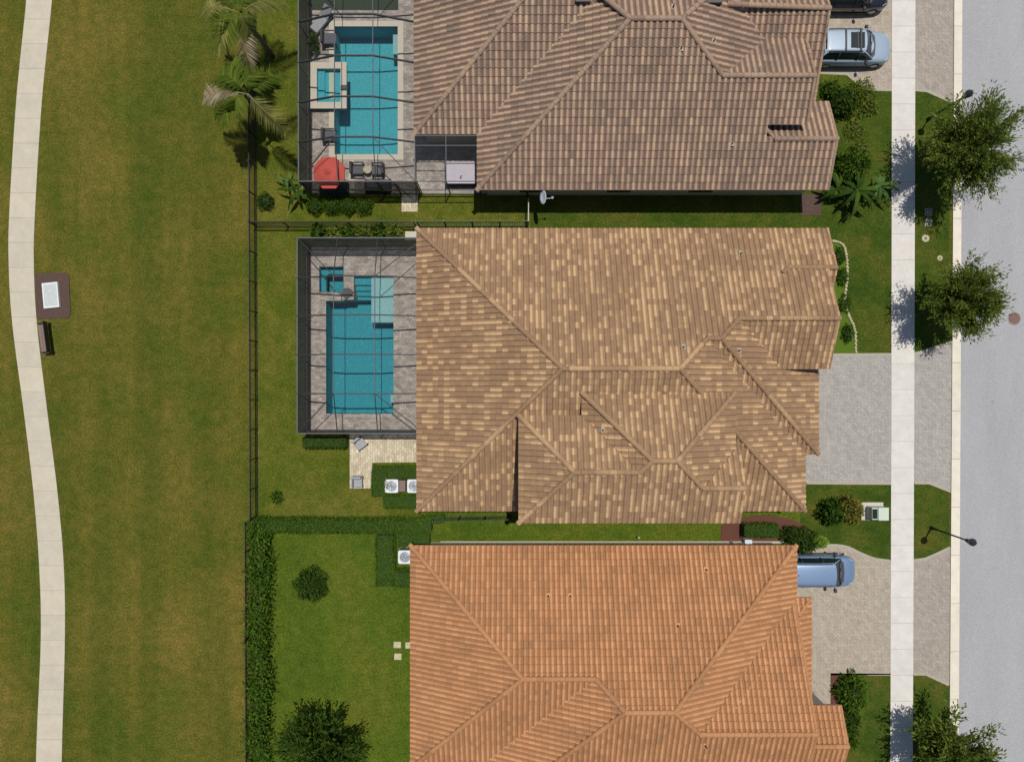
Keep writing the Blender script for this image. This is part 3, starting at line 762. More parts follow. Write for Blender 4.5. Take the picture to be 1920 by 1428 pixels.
# C gable north slope, H wing, D porch
rf.face('N', cR+ (zcr-3.9)/PITCH, 3.9, PITCH, [(cx0, cR), (CX, cR), (CX, cR+(zcr-3.9)/PITCH-.2), (cx0+ (zcr-3.9)/PITCH, cR+(zcr-3.9)/PITCH-.2)])
rf.masses.append(((cx0, CX, cR, 19.5), {'N': plane('N', cR, zcr, PITCH)}, zcr))
HS = XY(0, 190, ZE)[1]; HX = 17.66; HR = 20.62; HN = 2*HR-HS
rf.mass(10.5, HX, HS, HN, ZE, sides='NS')
rf.masses.append(((14.2, DX, dR, dN), {'N': plane('N', dN, ZE, PITCH), 'W': plane('W', 14.2-2.1, ZE, PITCH)}, ZE))
rf.face('N', dN, ZE, PITCH, [(14.35, dR), (DX, dR), (DX, dN), (16.0, dN), (14.35, 14.6)])
for p, q in (((aW, aS), (aW+8.3, aS+8.3)), ((bW, bS), (bx0, bY)), ((bx0, bY), (bx1, bY)), ((bx1, bY), (cx0, cR)), ((bx1, bY), (bE, bN)), ((bx0, bY), (bW, bN)),
             ((11.8, HR), (HX, HR))):
    rf.cap(p, q)
rf.cap((cx0, cR), (CX, cR), zcr, zcr)
zd = ZE+PITCH*(dR-bS); rf.cap((14.85, dR), (DX, dR), zd, zd); rf.cap((14.25, dR+.62), (14.85, dR), zd+.1, zd, r=.09)
for x, a, b, za, zb in ((CX-.06, cR, 14.35, zcr, ZE+PITCH*(14.35-bS)), (CX-.06, cR, 19.2, zcr, zcr-PITCH*(19.2-cR)), (HX-.07, HR, HS, ZE+PITCH*(HR-HS), ZE), (HX-.07, HR, HN, ZE+PITCH*(HR-HS), ZE),
                        (DX-.07, dR, bS, zd, ZE), (DX-.07, dR, dN, zd, ZE)):
    rf.cap((x, a), (x, b), za, zb, r=.08)
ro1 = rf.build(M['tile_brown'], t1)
roof_vents(ro1, rf, [(1262, 14), (1338, 78), (1277, 92), (1372, 270)])
for px_, py_ in ((1092, 1), (1338, 3)):
    x, y, z = rf.px(px_, py_); obj('shadow_slot', MB().box(x-.42, x+.42, y-.2, y+.2, z-.1, z+.22), M['black'], ro1, bevel=.03)  # black box standing in for a shadow gap in the roof
house_body(t1, rf, [((bW, bE, bS, bN), {'N': 0}, ZE), ((aW, 4.4, aS, aN), {'N': 0}, ZE), ((10.5, HX, HS, HN), {'N': 0}, ZE), ((14.2, DX, bS+.02, dN), {'N': 0}, ZE-.01)], M['wall_brown'], M['fascia'])
gb = MB()
for (x, ya, yb, yr, zr) in ((CX-.45, 14.7, 21.8, cR, zcr-.12), (HX-.55, HS+.5, HN-.5, HR, 4.75), (DX-.55, bS+.5, dN-.5, dR, 3.9)):
    gb.add([(x, ya, 2.7), (x, yb, 2.7), (x, yr, zr), (x-.2, ya, 2.7), (x-.2, yb, 2.7), (x-.2, yr, zr)], [(0, 1, 2), (5, 4, 3), (0, 2, 5, 3), (2, 1, 4, 5)])
obj('gable_wall', gb, M['wall_brown'], t1)
for x in (1.2, 6.5, 11.5): window(t1, x, bS+.5, .9, 1.5, 1.3, 'S')
garage(t1, HX-.5, 20.4, 4.9); window(t1, DX-.5, 13.6, .9, 1.5, 1.3, 'E')
sl = MB(); sl.box(aW+.44, aW+.5, 16, 22, .05, 2.35); obj('sliding_door', sl, M['glass'], t1)
obj('downpipe', MB().box(.9, 1.0, bS+.4, bS+.49, 0, 2.7), M['bronze'], t1)

# --- orange house (bottom) ---
t3 = thing('house', 'house with terracotta orange tile roof at the bottom of the photo beside the long hedge', 'house', (6, -18, 0), group='tile-roofed houses')
rf = Roof(.30, .365)
cW, cN = XY(769, 0, ZE)[0], XY(0, 1021, ZE)[1]
r3 = -16.05; s3x0 = cW+(cN-r3); S3 = 2*r3-cN
R3 = -17.53; h3 = cN-R3; e3 = 16.6; q1 = e3-h3; q0 = 5.99; w3 = q0-h3; SS3 = R3-h3
k0 = q0-(r3-R3)
rC = -19.05; xC = q1+(R3-rC); zC = ZE+PITCH*(rC-SS3); X3 = 16.5; NC = cN-(cN+12.62)
for a, b, ta, tb in ((cW, s3x0, cN, r3), (s3x0, k0, r3, r3), (k0, q0, r3, R3), (q0, q1, R3, R3), (q1, e3, R3, cN)):
    rf.face('N', cN, ZE, PITCH, [(a, ta), (b, tb), (b, cN), (a, cN)])
for a, b, ta, tb in ((w3, q0, SS3, R3), (q0, q1, R3, R3), (q1, xC, R3, rC), (xC, X3, rC, rC)):
    rf.face('S', SS3, ZE, PITCH, [(a, SS3), (b, SS3), (b, tb), (a, ta)])
rf.face('W', cW, ZE, PITCH, [(cW, cN), (s3x0, r3), (cW, S3)])
rf.face('S', S3, ZE, PITCH, [(cW, S3), (s3x0, r3), (k0, r3), (k0+1.5, r3-1.5), (k0, S3)])
rf.face('W', w3, ZE, PITCH, [(w3, SS3), (q0, R3), (k0, r3), (w3, r3-4)])
rf.face('E', e3, ZE, PITCH, [(e3, cN), (q1, R3), (xC, rC), (e3, -12.62)])
rf.face('N', -12.62, ZE, PITCH, [(xC, rC), (X3, rC), (X3, -12.66)])
rf.masses += [((cW, e3, S3, cN), {'N': plane('N', cN, ZE, PITCH), 'W': plane('W', cW, ZE, PITCH), 'S': plane('S', S3, ZE, PITCH), 'E': plane('E', e3, ZE, PITCH)}, ZE),
              ((w3, e3, SS3, cN), {'N': plane('N', cN, ZE, PITCH), 'W': plane('W', w3, ZE, PITCH), 'S': plane('S', SS3, ZE, PITCH), 'E': plane('E', e3, ZE, PITCH)}, ZE),
              ((xC, X3, SS3, rC), {'S': plane('S', SS3, ZE, PITCH)}, ZE), ((xC, X3, rC, -12.62), {'N': plane('N', -12.62, ZE, PITCH)}, ZE)]
D3E = XY(1522, 0, ZE)[0]
rf.mass(12.2, D3E, -18.9, -12.60, ZE-.04, sides='NE')
rf.mass(15.8, 19.2, -22.76, -18.84, ZE, sides='NS')
for p, q in (((cW, cN), (s3x0, r3)), ((s3x0, r3), (k0, r3)), ((k0, r3), (q0, R3)), ((q0, R3), (q1, R3)), ((q1, R3), (e3, cN)), ((s3x0, r3), (cW, S3)),
             ((q0, R3), (w3, SS3)), ((q1, R3), (xC, rC)), ((xC, rC), (X3, rC)), ((16.55, -20.8), (19.2, -20.8))): rf.cap(p, q)
rf.cap((16.55, -12.6-(D3E-16.55)), (D3E, -12.6), 2.86+PITCH*(D3E-16.55), 2.86, r=.09)
for x, a, b, za, zb in ((X3-.06, rC, -12.7, zC, ZE), (X3-.06, rC, SS3, zC, ZE), (19.13, -20.8, -18.84, 3.8, ZE), (19.13, -20.8, -22.76, 3.8, ZE)):
    rf.cap((x, a), (x, b), za, zb, r=.08)
ro3 = rf.build(M['tile_orange'], t3)
roof_vents(ro3, rf, [(1323, 1066), (1270, 1171), (1322, 1396), (1028, 1115), (1069, 1115)], False)
house_body(t3, rf, [((cW, e3, S3, cN), {'N': 0}, ZE), ((w3, e3-.02, SS3, cN-.02), {'N': 0}, ZE), ((12, X3, SS3, -12.62), {'N': 0}, ZE-.01), ((12.2, D3E, -18.9, -12.6), {'N': 0}, ZE-.05), ((15.8, 19.2, -22.76, -18.84), {'N': 0}, ZE)], M['wall_cream'], M['fascia_l'])
gb = MB()
for (x, ya, yb, yr, zr) in ((X3-.5, SS3+.5, -13.1, rC, zC-.15), (18.65, -22.3, -19.3, -20.8, 3.65)):
    gb.add([(x, ya, 2.7), (x, yb, 2.7), (x, yr, zr), (x-.2, ya, 2.7), (x-.2, yb, 2.7), (x-.2, yr, zr)], [(0, 1, 2), (5, 4, 3), (0, 2, 5, 3), (2, 1, 4, 5)])
obj('gable_wall', gb, M['wall_cream'], t3)
garage(t3, D3E-.5, -15.6, 4.6); window(t3, 18.7, -20.8, .9, 1.5, 1.3, 'E'); window(t3, cW+.5, -13, .9, 1.6, 1.3, 'W')
for x in (-2, 4, 9): window(t3, x, cN-.5, 1.3, 1.2, 1.0, 'N')
obj('downpipe', MB().box(13.6, 13.7, cN-.5, cN-.41, 0, 2.7), M['white'], t3)

# ---------------------------------------------------------------- pools and decks
def ring(mb, outer, inner, z0, z1):
    x0, x1, y0, y1 = outer; a0, a1, b0, b1 = inner
    mb.box(x0, x1, y0, b0, z0, z1); mb.box(x0, x1, b1, y1, z0, z1); mb.box(x0, a0, b0, b1, z0, z1); mb.box(a1, x1, b0, b1, z0, z1); return mb
def basin(mb, r, depth, top=.02, uv=None):
    x0, x1, y0, y1 = r; z = -depth
    v = [(x0, y0, z), (x1, y0, z), (x1, y1, z), (x0, y1, z), (x0, y0, top), (x1, y0, top), (x1, y1, top), (x0, y1, top)]
    return mb.add(v, [(0, 1, 2, 3), (0, 4, 5, 1), (1, 5, 6, 2), (2, 6, 7, 3), (3, 7, 4, 0)])
def grow(r, a, b=None, c=None, d=None):
    b = a if b is None else b; c = a if c is None else c; d = a if d is None else d
    return (r[0]-a, r[1]+b, r[2]-c, r[3]+d)
def water_sheet(r, z): return MB().add([(r[0], r[2], z), (r[1], r[2], z), (r[1], r[3], z), (r[0], r[3], z)], [(0, 1, 2, 3)])
CAGE1 = (-12.5, -5.66, 11.68, 26.0); CAGE2 = (-12.57, -5.12, XY(0, 812, 2.7)[1], 8.37)
dk = MB(); grid_holes(dk, -12.5, -5.2, 11.68, 26, [POOL1], .03); struct('pool_deck', dk, M['deck'])
dk = MB(); dk.add([(-5.2, 11.68, .03), (-2.1+.5, 11.68, .03), (-1.6, 14.9, .03), (-5.2, 14.9, .03)], [(0, 1, 2, 3)]); struct('pool_deck', dk, M['deck'])
dk = MB(); grid_holes(dk, CAGE2[0], CAGE2[1], CAGE2[2], CAGE2[3], [POOL2, SPA2], .03); struct('pool_deck', dk, M['deck'])
# top pool
p = thing('swimming_pool', 'long aqua swimming pool with cream coping beside the brown roofed house', 'swimming pool', ((POOL1[0]+POOL1[1])/2, (POOL1[2]+POOL1[3])/2, 0))
bs = obj('basin', basin(MB(), POOL1, 1.5), M['pool_a'], p)
obj('waterline_tiles', ring(MB(), POOL1, grow(POOL1, -.015), -.16, .0), M['tileband'], bs)
obj('coping', ring(MB(), grow(POOL1, .32), grow(POOL1, -.03), .022, .075), M['coping'], p)
obj('water', water_sheet(POOL1, -.10), M['water'], p)
st = MB(); a = rectpx(735, 747, 60, 97); st.box(*a, -1.48, -.35); obj('bench_seat', st, M['shelf'], p)
c = thing('raised_spa', 'square raised spa with cream rim spilling into the long aqua pool', 'spa', ((SPA1[0]+SPA1[1])/2, (SPA1[2]+SPA1[3])/2, 0))
so = rectpx(586, 653, 123, 209); obj('rim', ring(MB(), so, SPA1, .38, .46), M['coping'], c)
obj('spa_wall', ring(MB(), grow(so, -.05), grow(SPA1, .01), -1.4 if False else .03, .38), M['tileband'], c)
b = MB(); basin(b, grow(SPA1, .0), -.06, .38); b.box(SPA1[0]+.0, SPA1[1], SPA1[2], SPA1[2]+.3, .06, .2); b.box(SPA1[0], SPA1[0]+.42, SPA1[2]+.3, SPA1[3], .06, .2)
obj('basin', b, M['pool_a'], c); obj('water', water_sheet(SPA1, .34), M['water'], c)
b = MB(); b.box(SPA1[1]+.02, so[1]+.02, 18.0, 18.28, .461, .475); obj('spillway', b, M['stone'], c)
dkw = MB(); dkw.box(*rectpx(654, 664, 300, 362), .03, .038); struct('deck_band', dkw, M['coping'])
# middle pool
p = thing('swimming_pool', 'blue swimming pool with pale tanning shelf beside the tan roofed house', 'swimming pool', ((POOL2[0]+POOL2[1])/2, (POOL2[2]+POOL2[3])/2, 0))
bs = obj('basin', basin(MB(), POOL2, 1.6), M['pool_b'], p)
obj('waterline_tiles', ring(MB(), POOL2, grow(POOL2, -.02), -.18, .0), M['tileband'], bs)
cq = MB()
for a in ((602.5, 611.8, 564, 784), (738.2, 747.5, 518, 784), (611.8, 738.2, 775.2, 784)): cq.box(*rectpx(*a), .032, .07)
obj('coping', cq, M['deck'], p)
obj('water', water_sheet(POOL2, -.10), M['water'], p)
obj('tanning_shelf', MB().box(*rectpx(695, 739, 519, 604), -1.58, -.22), M['shelf'], p)
b = MB()
for k, (a0, a1) in enumerate(((519, 533), (533, 543), (543, 552), (552, 561))): b.box(*rectpx(664, 694.8, a0, a1), -1.58, -.30-k*.22)
obj('steps', b, M['pool_b'], p)
b = MB(); b.box(*rectpx(645.2, 664, 519, 562), -1.58, .07); b.box(*rectpx(611.2, 645.2, 549, 564), -1.58, .07); obj('spa_ledge', b, M['deck'], p)
b = MB(); b.prism(PX([(645, 541), (655, 540), (665, 548), (658, 556), (650, 562), (643, 553)]), .072, .2); obj('spillway', b, M['stone'], p)
obj('corner_seat', MB().box(*rectpx(730, 739, 740, 755), -1.58, -.4), M['shelf'], p)
c = thing('spa', 'small square blue spa at the corner of the pool with the tanning shelf', 'spa', ((SPA2[0]+SPA2[1])/2, (SPA2[2]+SPA2[3])/2, 0))
b = MB(); basin(b, SPA2, .9); b.box(SPA2[0], SPA2[0]+.4, SPA2[2], SPA2[3], -.88, -.45); b.box(SPA2[0]+.4, SPA2[1], SPA2[3]-.4, SPA2[3], -.88, -.45)
obj('basin', b, M['pool_b'], c); obj('coping', ring(MB(), grow(SPA2, .2, .02, .02, .2), SPA2, .032, .09), M['deck'], c)
obj('waterline_tiles', ring(MB(), SPA2, grow(SPA2, -.03), -.1, .08), M['tileband'], c)
obj('water', water_sheet(SPA2, -.06), M['water'], c)

# ---------------------------------------------------------------- screen enclosures
def beams(mb, segs, r=.05, h=None):
    for a, b in segs:
        a, b = Vector(a), Vector(b); d = (b-a).normalized(); s = Vector((0, 0, 1)).cross(d)
        if s.length < .01: s = Vector((1, 0, 0))
        s.normalize(); u = d.cross(s); hh = h or r
        vs = [p+s*x*r+u*y*hh for p in (a, b) for x, y in ((-1, -1), (1, -1), (1, 1), (-1, 1))]
        mb.add(vs, [(0, 1, 2, 3), (7, 6, 5, 4), (0, 4, 5, 1), (1, 5, 6, 2), (2, 6, 7, 3), (3, 7, 4, 0)])
    return mb
def cage(t, r, ix, ys, ztop, iy, zi=3.55):
    """r eave rectangle, ix inner ridge x pair, ys list of bent-frame y, iy inner y pair"""
    x0, x1, y0, y1 = r; bm_ = MB(); pm = MB(); sc = MB(); ss = MB()
    i0, i1 = ix
    bd_ = MB()
    for y in ys:
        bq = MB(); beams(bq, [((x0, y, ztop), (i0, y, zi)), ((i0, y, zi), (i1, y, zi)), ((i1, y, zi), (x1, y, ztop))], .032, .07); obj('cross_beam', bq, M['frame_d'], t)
    allx = [x0+(x1-x0)*k/3 for k in range(4)]
    for y in [y0, y1]+list(ys): pm.box(x0-.03, x0+.03, y-.04, y+.04, 0, ztop)
    for x in (i0, i1): pm.box(x-.03, x+.03, y0-.03, y0+.03, 0, ztop); pm.box(x-.03, x+.03, y1-.03, y1+.03, 0, ztop)
    pm.box(x1-.09, x1-.03, y0-.03, y0+.03, 0, ztop)
    eb = [((x0, y0, ztop), (x1, y0, ztop)), ((x0, y1, ztop), (x1, y1, ztop)), ((x0, y0, ztop), (x0, y1, ztop)), ((x1-.03, y0, ztop), (x1-.03, y1, ztop))]
    beams(bm_, eb, .03, .05)
    a0, a1 = iy
    beams(bm_, [((i0, a0, zi), (i0, a1, zi)), ((i1, a0, zi), (i1, a1, zi)), ((i0, a0, zi), (i1, a0, zi)), ((i0, a1, zi), (i1, a1, zi))], .018, .045)
    for sg_ in [((x0, y0, ztop), (i0, a0, zi)), ((x1, y0, ztop), (i1, a0, zi)), ((x0, y1, ztop), (i0, a1, zi)), ((x1, y1, ztop), (i1, a1, zi)),
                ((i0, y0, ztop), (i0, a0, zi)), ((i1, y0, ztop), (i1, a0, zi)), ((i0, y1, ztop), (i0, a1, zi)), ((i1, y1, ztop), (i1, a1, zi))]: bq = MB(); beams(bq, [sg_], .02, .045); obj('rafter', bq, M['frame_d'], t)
    beams(pm, [((x0, y0, .9), (x0, y1, .9)), ((x0, y0, .9), (x1, y0, .9)), ((x0, y1, .9), (x1, y1, .9)), ((x0, y0, .06), (x0, y1, .06)), ((x0, y0, .06), (x1, y0, .06)), ((x0, y1, .06), (x1, y1, .06))], .03)
    sc.add([(x0, y0, ztop), (x1, y0, ztop), (x1, y1, ztop), (x0, y1, ztop), (i0, a0, zi), (i1, a0, zi), (i1, a1, zi), (i0, a1, zi)],
           [(4, 5, 6, 7), (0, 1, 5, 4), (1, 2, 6, 5), (2, 3, 7, 6), (3, 0, 4, 7)])
    ss.add([(x0, y0, .05), (x0, y1, .05), (x0, y1, ztop), (x0, y0, ztop)], [(0, 1, 2, 3)])
    ss.add([(x0, y0, .05), (x1, y0, .05), (x1, y0, ztop), (x0, y0, ztop)], [(0, 1, 2, 3)])
    ss.add([(x0, y1, .05), (x1, y1, .05), (x1, y1, ztop), (x0, y1, ztop)], [(0, 1, 2, 3)])
    kk = MB(); ring(kk, grow(r, .06, 0, .06, .06), grow(r, -.06, 0, -.06, -.06), .02, .16)
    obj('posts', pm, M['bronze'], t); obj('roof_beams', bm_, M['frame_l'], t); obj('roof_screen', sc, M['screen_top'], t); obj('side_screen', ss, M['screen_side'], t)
    return t
ZC = 2.7
t = thing('pool_enclosure', 'dark framed screen enclosure over the blue pool beside the tan roofed house', 'pool enclosure', (-9, 2.6, 0), group='pool screen enclosures')
cage(t, CAGE2, (-10.23, -7.87), [XY(0, v, 3.55)[1] for v in (517, 590, 664, 738)], ZC, (XY(0, 738, 3.55)[1], XY(0, 517, 3.55)[1]))
t = thing('pool_enclosure', 'long dark framed screen enclosure over the aqua pool beside the brown roofed house', 'pool enclosure', (-9, 18, 0), group='pool screen enclosures')
cage(t, CAGE1, (-10.17, -7.97), [13.97, 16.28, 18.62, 21.0, 23.4], ZC, (13.97, 23.4), 3.6)
b = MB(); x1 = -2.05
beams(b, [((-5.66, 11.68, ZC), (x1, 11.68, ZC)), ((-5.66, 14.25, 2.95), (x1, 14.25, 2.95)), ((-5.66, 13.7, 2.9), (x1, 13.7, 2.9)), ((-3.85, 11.68, ZC), (-3.85, 14.3, 2.95)), ((-5.66, 11.68, ZC), (-5.66, 14.3, 2.95)), ((x1+.1, 11.68, ZC), (x1+.1, 14.3, 2.95))], .018, .05)
obj('lanai_beams', b, M['frame_l'], t)
b = MB(); b.add([(-5.66, 11.68, ZC+.02), (x1, 11.68, ZC+.02), (x1, 14.4, 2.97), (-5.66, 14.4, 2.97)], [(0, 1, 2, 3)]); obj('lanai_roof_screen', b, M['screen_top'], t)
b = MB()
for x in (-5.6, -3.85, x1+.1): b.box(x-.03, x+.03, 11.65, 11.71, 0, ZC)
beams(b, [((-5.66, 11.68, .9), (x1, 11.68, .9)), ((-5.66, 11.68, .06), (x1, 11.68, .06))], .03); obj('lanai_posts', b, M['bronze'], t)
b = MB()
for x in (-7.9, -6.9): b.box(x-.04, x+.04, 11.6, 11.66, 0, 2.2)
b.box(-7.9, -6.9, 11.6, 11.66, 2.12, 2.2); b.box(-7.9, -6.9, 11.6, 11.66, .9, 1.0); obj('door', b, M['black'], t)
struct('turf_mat', MB().box(*rectpx(584, 747, -60, 20), .03, .042), M['turf'])

# ---------------------------------------------------------------- foliage tools
def leaf_quads(C, D, Nn, L, W, rand=None):
    """arrays: centre, long dir, normal, length, width"""
    D = D/np.linalg.norm(D, axis=1, keepdims=True); S = np.cross(D, Nn); S /= (np.linalg.norm(S, axis=1, keepdims=True)+1e-9)
    L = L[:, None]; W = W[:, None]
    v = np.stack([C-D*L*.5, C+S*W*.5, C+D*L*.5, C-S*W*.5], 1)
    return v
def leaf_obj(name, quads, mat, parent, uvs=None):
    n = len(quads); V = quads.reshape(-1, 3)-np.array(root_org(parent)) if parent is not None else quads.reshape(-1, 3)
    me = bpy.data.meshes.new(name); me.vertices.add(4*n); me.vertices.foreach_set('co', V.ravel())
    me.loops.add(4*n); me.loops.foreach_set('vertex_index', np.arange(4*n, dtype=np.int32))
    me.polygons.add(n); me.polygons.foreach_set('loop_start', np.arange(0, 4*n, 4, dtype=np.int32)); me.polygons.foreach_set('loop_total', np.full(n, 4, dtype=np.int32))
    me.update(calc_edges=True); uv = me.uv_layers.new(name='UVMap')
    r = RNG.random((n, 2))*50; uv.data.foreach_set('uv', np.repeat(r, 4, axis=0).ravel()); me.materials.append(mat); me.validate()
    return link(name, me, parent)
def rdir(n): v = RNG.normal(size=(n, 3)); return v/np.linalg.norm(v, axis=1, keepdims=True)

def street_tree(x, y, hgt, rad, label, seed, group=None, mat='leaf_oak', dens=1.0, name='street_tree', lsz=1.0, low=.36, spread=.16):
    global RNG
    RNG = np.random.default_rng(seed); random.seed(seed)
    t = thing(name, label, 'tree', (x, y, 0), 0, group)
    tr = MB(); top = Vector((x+.1, y, hgt*.55)); tr.tube([(x, y, 0), (x+.03, y+.02, hgt*.3), top], [.12, .09, .06], 9)
    Q = []; limbs = MB(); nb = int(46*dens)
    cz = hgt*(low+1)/2; rz = hgt*(1-low)/2
    for i in range(nb):
        d = rdir(1)[0]; d[2] = abs(d[2])*.95-.32 if random.random() < .8 else d[2]
        d /= np.linalg.norm(d)
        k = random.uniform(.5, 1.05) if i % 6 else random.uniform(1.1, 1.3)
        st = np.array([x, y, hgt*random.uniform(low*.8, .6)])
        en = np.array([x, y, cz])+d*np.array([rad, rad, rz])*k
        mid = (st+en)/2+RNG.normal(size=3)*.12+np.array([0, 0, .15])
        limbs.tube([tuple(st), tuple(mid), tuple(en)], [.028, .016, .006], 5)
        m = int(185*dens*lsz**-1.2)
        tt = RNG.random(m)**.65; a = (1-tt)[:, None]
        c = a*a*st+2*a*(1-a)*mid+(1-a)**2*en
        out = (en-mid)/np.linalg.norm(en-mid)
        # side twigs
        tw = int(11); tdir = rdir(tw)*.8+out; tdir /= np.linalg.norm(tdir, axis=1, keepdims=True); ti = RNG.integers(0, tw, m)
        ln = RNG.random(m)*rad*.34*(.4+tt)
        c = c+tdir[ti]*ln[:, None]+RNG.normal(size=(m, 3))*spread*.35
        D = tdir[ti]+rdir(m)*.55; Nn = rdir(m)+np.array([0, 0, 1.0])
        Q.append(leaf_quads(c, D, Nn, RNG.uniform(.15, .32, m)*lsz, RNG.uniform(.045, .095, m)*lsz))
    obj('trunk', tr, M['bark'], t); obj('branches', limbs, M['bark'], t)
    leaf_obj('crown', np.concatenate(Q), M[mat], t)
    return t
street_tree(26.3, 13.3, 6.0, 2.2, 'largest street tree with wide feathery crown, beside the top lamp post', 11, 'street trees on the verge', dens=1.75, lsz=.9)
street_tree(26.2, 4.75, 4.9, 1.75, 'smaller feathery street tree opposite the round iron manhole', 12, 'street trees on the verge', dens=1.5, lsz=.88)
street_tree(25.9, -21.9, 4.2, 2.05, 'street tree with rounder bushy crown at the bottom edge of the verge', 13, 'street trees on the verge', dens=1.5, lsz=1.15)
street_tree(-11.2, -21.9, 4.2, 1.95, 'dense dark tree in the back yard lawn of the orange roofed house', 14, None, 'leaf_dark', dens=1.5, name='yard_tree', lsz=1.2, low=.2)

def shrub(x, y, r, h, label, mat='leaf_dark', n=900, lsz=.14, name='shrub', cat='shrub', group=None, asp=1, seed=None, elong=2.0, core=True):
    t = thing(name, label, cat, (x, y, 0), 0, group)
    d = rdir(n); d[:, 2] = np.abs(d[:, 2]); k = (RNG.random(n)**.35)
    lump = 1+.16*np.sin(d[:, 0]*5+x*3)*np.cos(d[:, 1]*6+y)+.1*np.sin(d[:, 2]*9+x)
    c = d*np.stack([r*k*lump, r*asp*k*lump, h*k*lump], 1)+np.array([x, y, .02]); c[:, 2] = np.maximum(c[:, 2], .04)
    D = d+rdir(n)*.8; Nn = d+rdir(n)*.7
    L = RNG.uniform(.7, 1.3, n)*lsz
    leaf_obj('foliage', leaf_quads(c, D, Nn, L, L/elong), M[mat], t)
    if core: obj('stems', MB().lathe([(r*.55*min(1, asp), 0), (r*.62*min(1, asp), h*.35), (r*.35, h*.62), (.01, h*.7)], (x, y, 0), 10), M['core'], t)
    else:
        s = MB()
        for k in range(6): a = k*1.05; s.tube([(x, y, 0), (x+math.cos(a)*r*.5, y+math.sin(a)*r*.5, h*.5)], .015, 5)
        obj('stems', s, M['bark'], t)
    return t
def hedge(pts, wd, h, label, mat='leaf_hedge', dens=230, lsz=.11, rough=.12, group=None, name='hedge'):
    """clipped hedge along a plan polyline"""
    pts = [Vector(p) for p in pts]; t = thing(name, label, 'hedge', (pts[0].x, pts[0].y, 0), 0, group)
    core = MB(); strip(core, pts, wd*(.84-rough*.5), 0, h*(.9-rough*.4)); Q = []
    for a, b in zip(pts, pts[1:]):
        L = (b-a).length; n = int(1.7*dens*L*(wd+h*1.2)); d = np.array((b-a)/L); s = np.array([-d[1], d[0]])
        u = RNG.random(n)*L; side = RNG.random(n); e = (h*.6)/(wd+h*1.2)
        v = np.where(side < e, -wd/2, np.where(side > 1-e, wd/2, (RNG.random(n)-.5)*wd))
        onside = (side < e) | (side > 1-e)
        z = np.where(onside, RNG.random(n)*h, h)
        wob = .5*np.sin(u*3.1+a.x*2)+.5*np.sin(u*7.3+1+v*3)
        wob2 = np.sin(u*1.7+2)+.6*np.sin(u*4.1+v*2+a.y); z = z+np.where(onside, 0, RNG.normal(size=n)*rough*.6+(wob+wob2*.5)*rough*.7); v = v*(1+(wob+wob2*.4)*rough*.6)+RNG.normal(size=n)*rough*.5
        c = np.stack([a.x+d[0]*u+s[0]*v, a.y+d[1]*u+s[1]*v, np.maximum(z, .03)], 1)
        Nn = rdir(n)*.8+np.array([0, 0, 1.0]); ll = RNG.uniform(.6, 1.4, n)*lsz
        Q.append(leaf_quads(c, rdir(n), Nn, ll, ll*.55))
    obj('stems', core, M['core'], t); leaf_obj('foliage', np.concatenate(Q), M[mat], t)
    return t
def W2(l): return [Vector(XY(*p)) for p in l]
hedge(W2([(492, 972), (495, 1060), (491, 1180), (496, 1270), (490, 1350), (493, 1470)]), .74, 1.15, 'long loose hedge running down the left side of the orange roofed house yard', 'leaf_hedge', 190, .17, .42)
hedge(W2([(478, 979), (640, 980), (812, 980)]), .78, 1.15, 'straight clipped hedge between the tan and orange roofed houses', 'leaf_hedge', 260, .1, .1)
hedge(W2([(574, 828), (654, 828)]), .62, .8, 'short dark clipped hedge under the lower edge of the tan house pool enclosure', 'leaf_dark', 300, .08, .06)
hedge(W2([(716, 880), (716, 926)]), .95, .9, 'clipped hedge block left of the pair of air conditioners', 'leaf_hedge', 300, .08, .05)
hedge(W2([(702, 883), (785, 883)]), .75, .75, 'low clipped hedge behind the pair of air conditioners next to the cream patio', 'leaf_hedge', 300, .08, .05)
hedge(W2([(722, 936), (785, 936)]), .80, .8, 'clipped hedge in front of the pair of air conditioners', 'leaf_hedge', 300, .08, .05)
hedge(W2([(726, 998), (727, 1092)]), 1.15, .9, 'clipped hedge left of the single air conditioner of the orange roofed house', 'leaf_hedge', 280, .09, .06)
hedge(W2([(744, 1078), (776, 1078)]), 1.0, .9, 'small hedge block below the single air conditioner', 'leaf_hedge', 280, .09, .06)
hedge(W2([(750, 1008), (808, 1006)]), .85, .85, 'hedge block above the single air conditioner', 'leaf_hedge', 280, .09, .06)
hedge(W2([(1388, 990), (1452, 990)]), .8, .85, 'small clipped hedge in the red mulch bed above the orange roof', 'leaf_hedge', 300, .08, .07)
hedge(W2([(790, 971), (835, 968)]), .45, .9, 'thin hedge end meeting the black side fence', 'leaf_hedge', 260, .09, .08)
for k, (x, lb) in enumerate(((594, 'leftmost of the four round dark shrubs under the long pool enclosure'), (626, 'second from left of the four dark shrubs under the long pool enclosure'), (655, 'third from left of the four dark shrubs under the long pool enclosure'), (684, 'rightmost of the four dark shrubs under the long pool enclosure'))):
    q = XY(x, 388); shrub(q[0], q[1], .62, .95, lb, 'leaf_hedge', 1500, .1, group='shrubs below the long enclosure')
for k, x in enumerate((600, 628, 656, 684, 712, 740)):
    q = XY(x, 436+(k % 2)*3); shrub(q[0], q[1], .55, .8, 'leafy shrub in the row above the tan house enclosure, %s from the left' % ('first', 'second', 'third', 'fourth', 'fifth', 'sixth')[k], 'leaf_light' if k % 2 else 'leaf_hedge', 420, .24, group='shrub row above the tan house enclosure', elong=2.2)
q = XY(586, 1092); shrub(q[0], q[1], 1.0, 1.3, 'round dark shrub alone in the lawn of the orange roofed house', 'leaf_dark', 2600, .17)
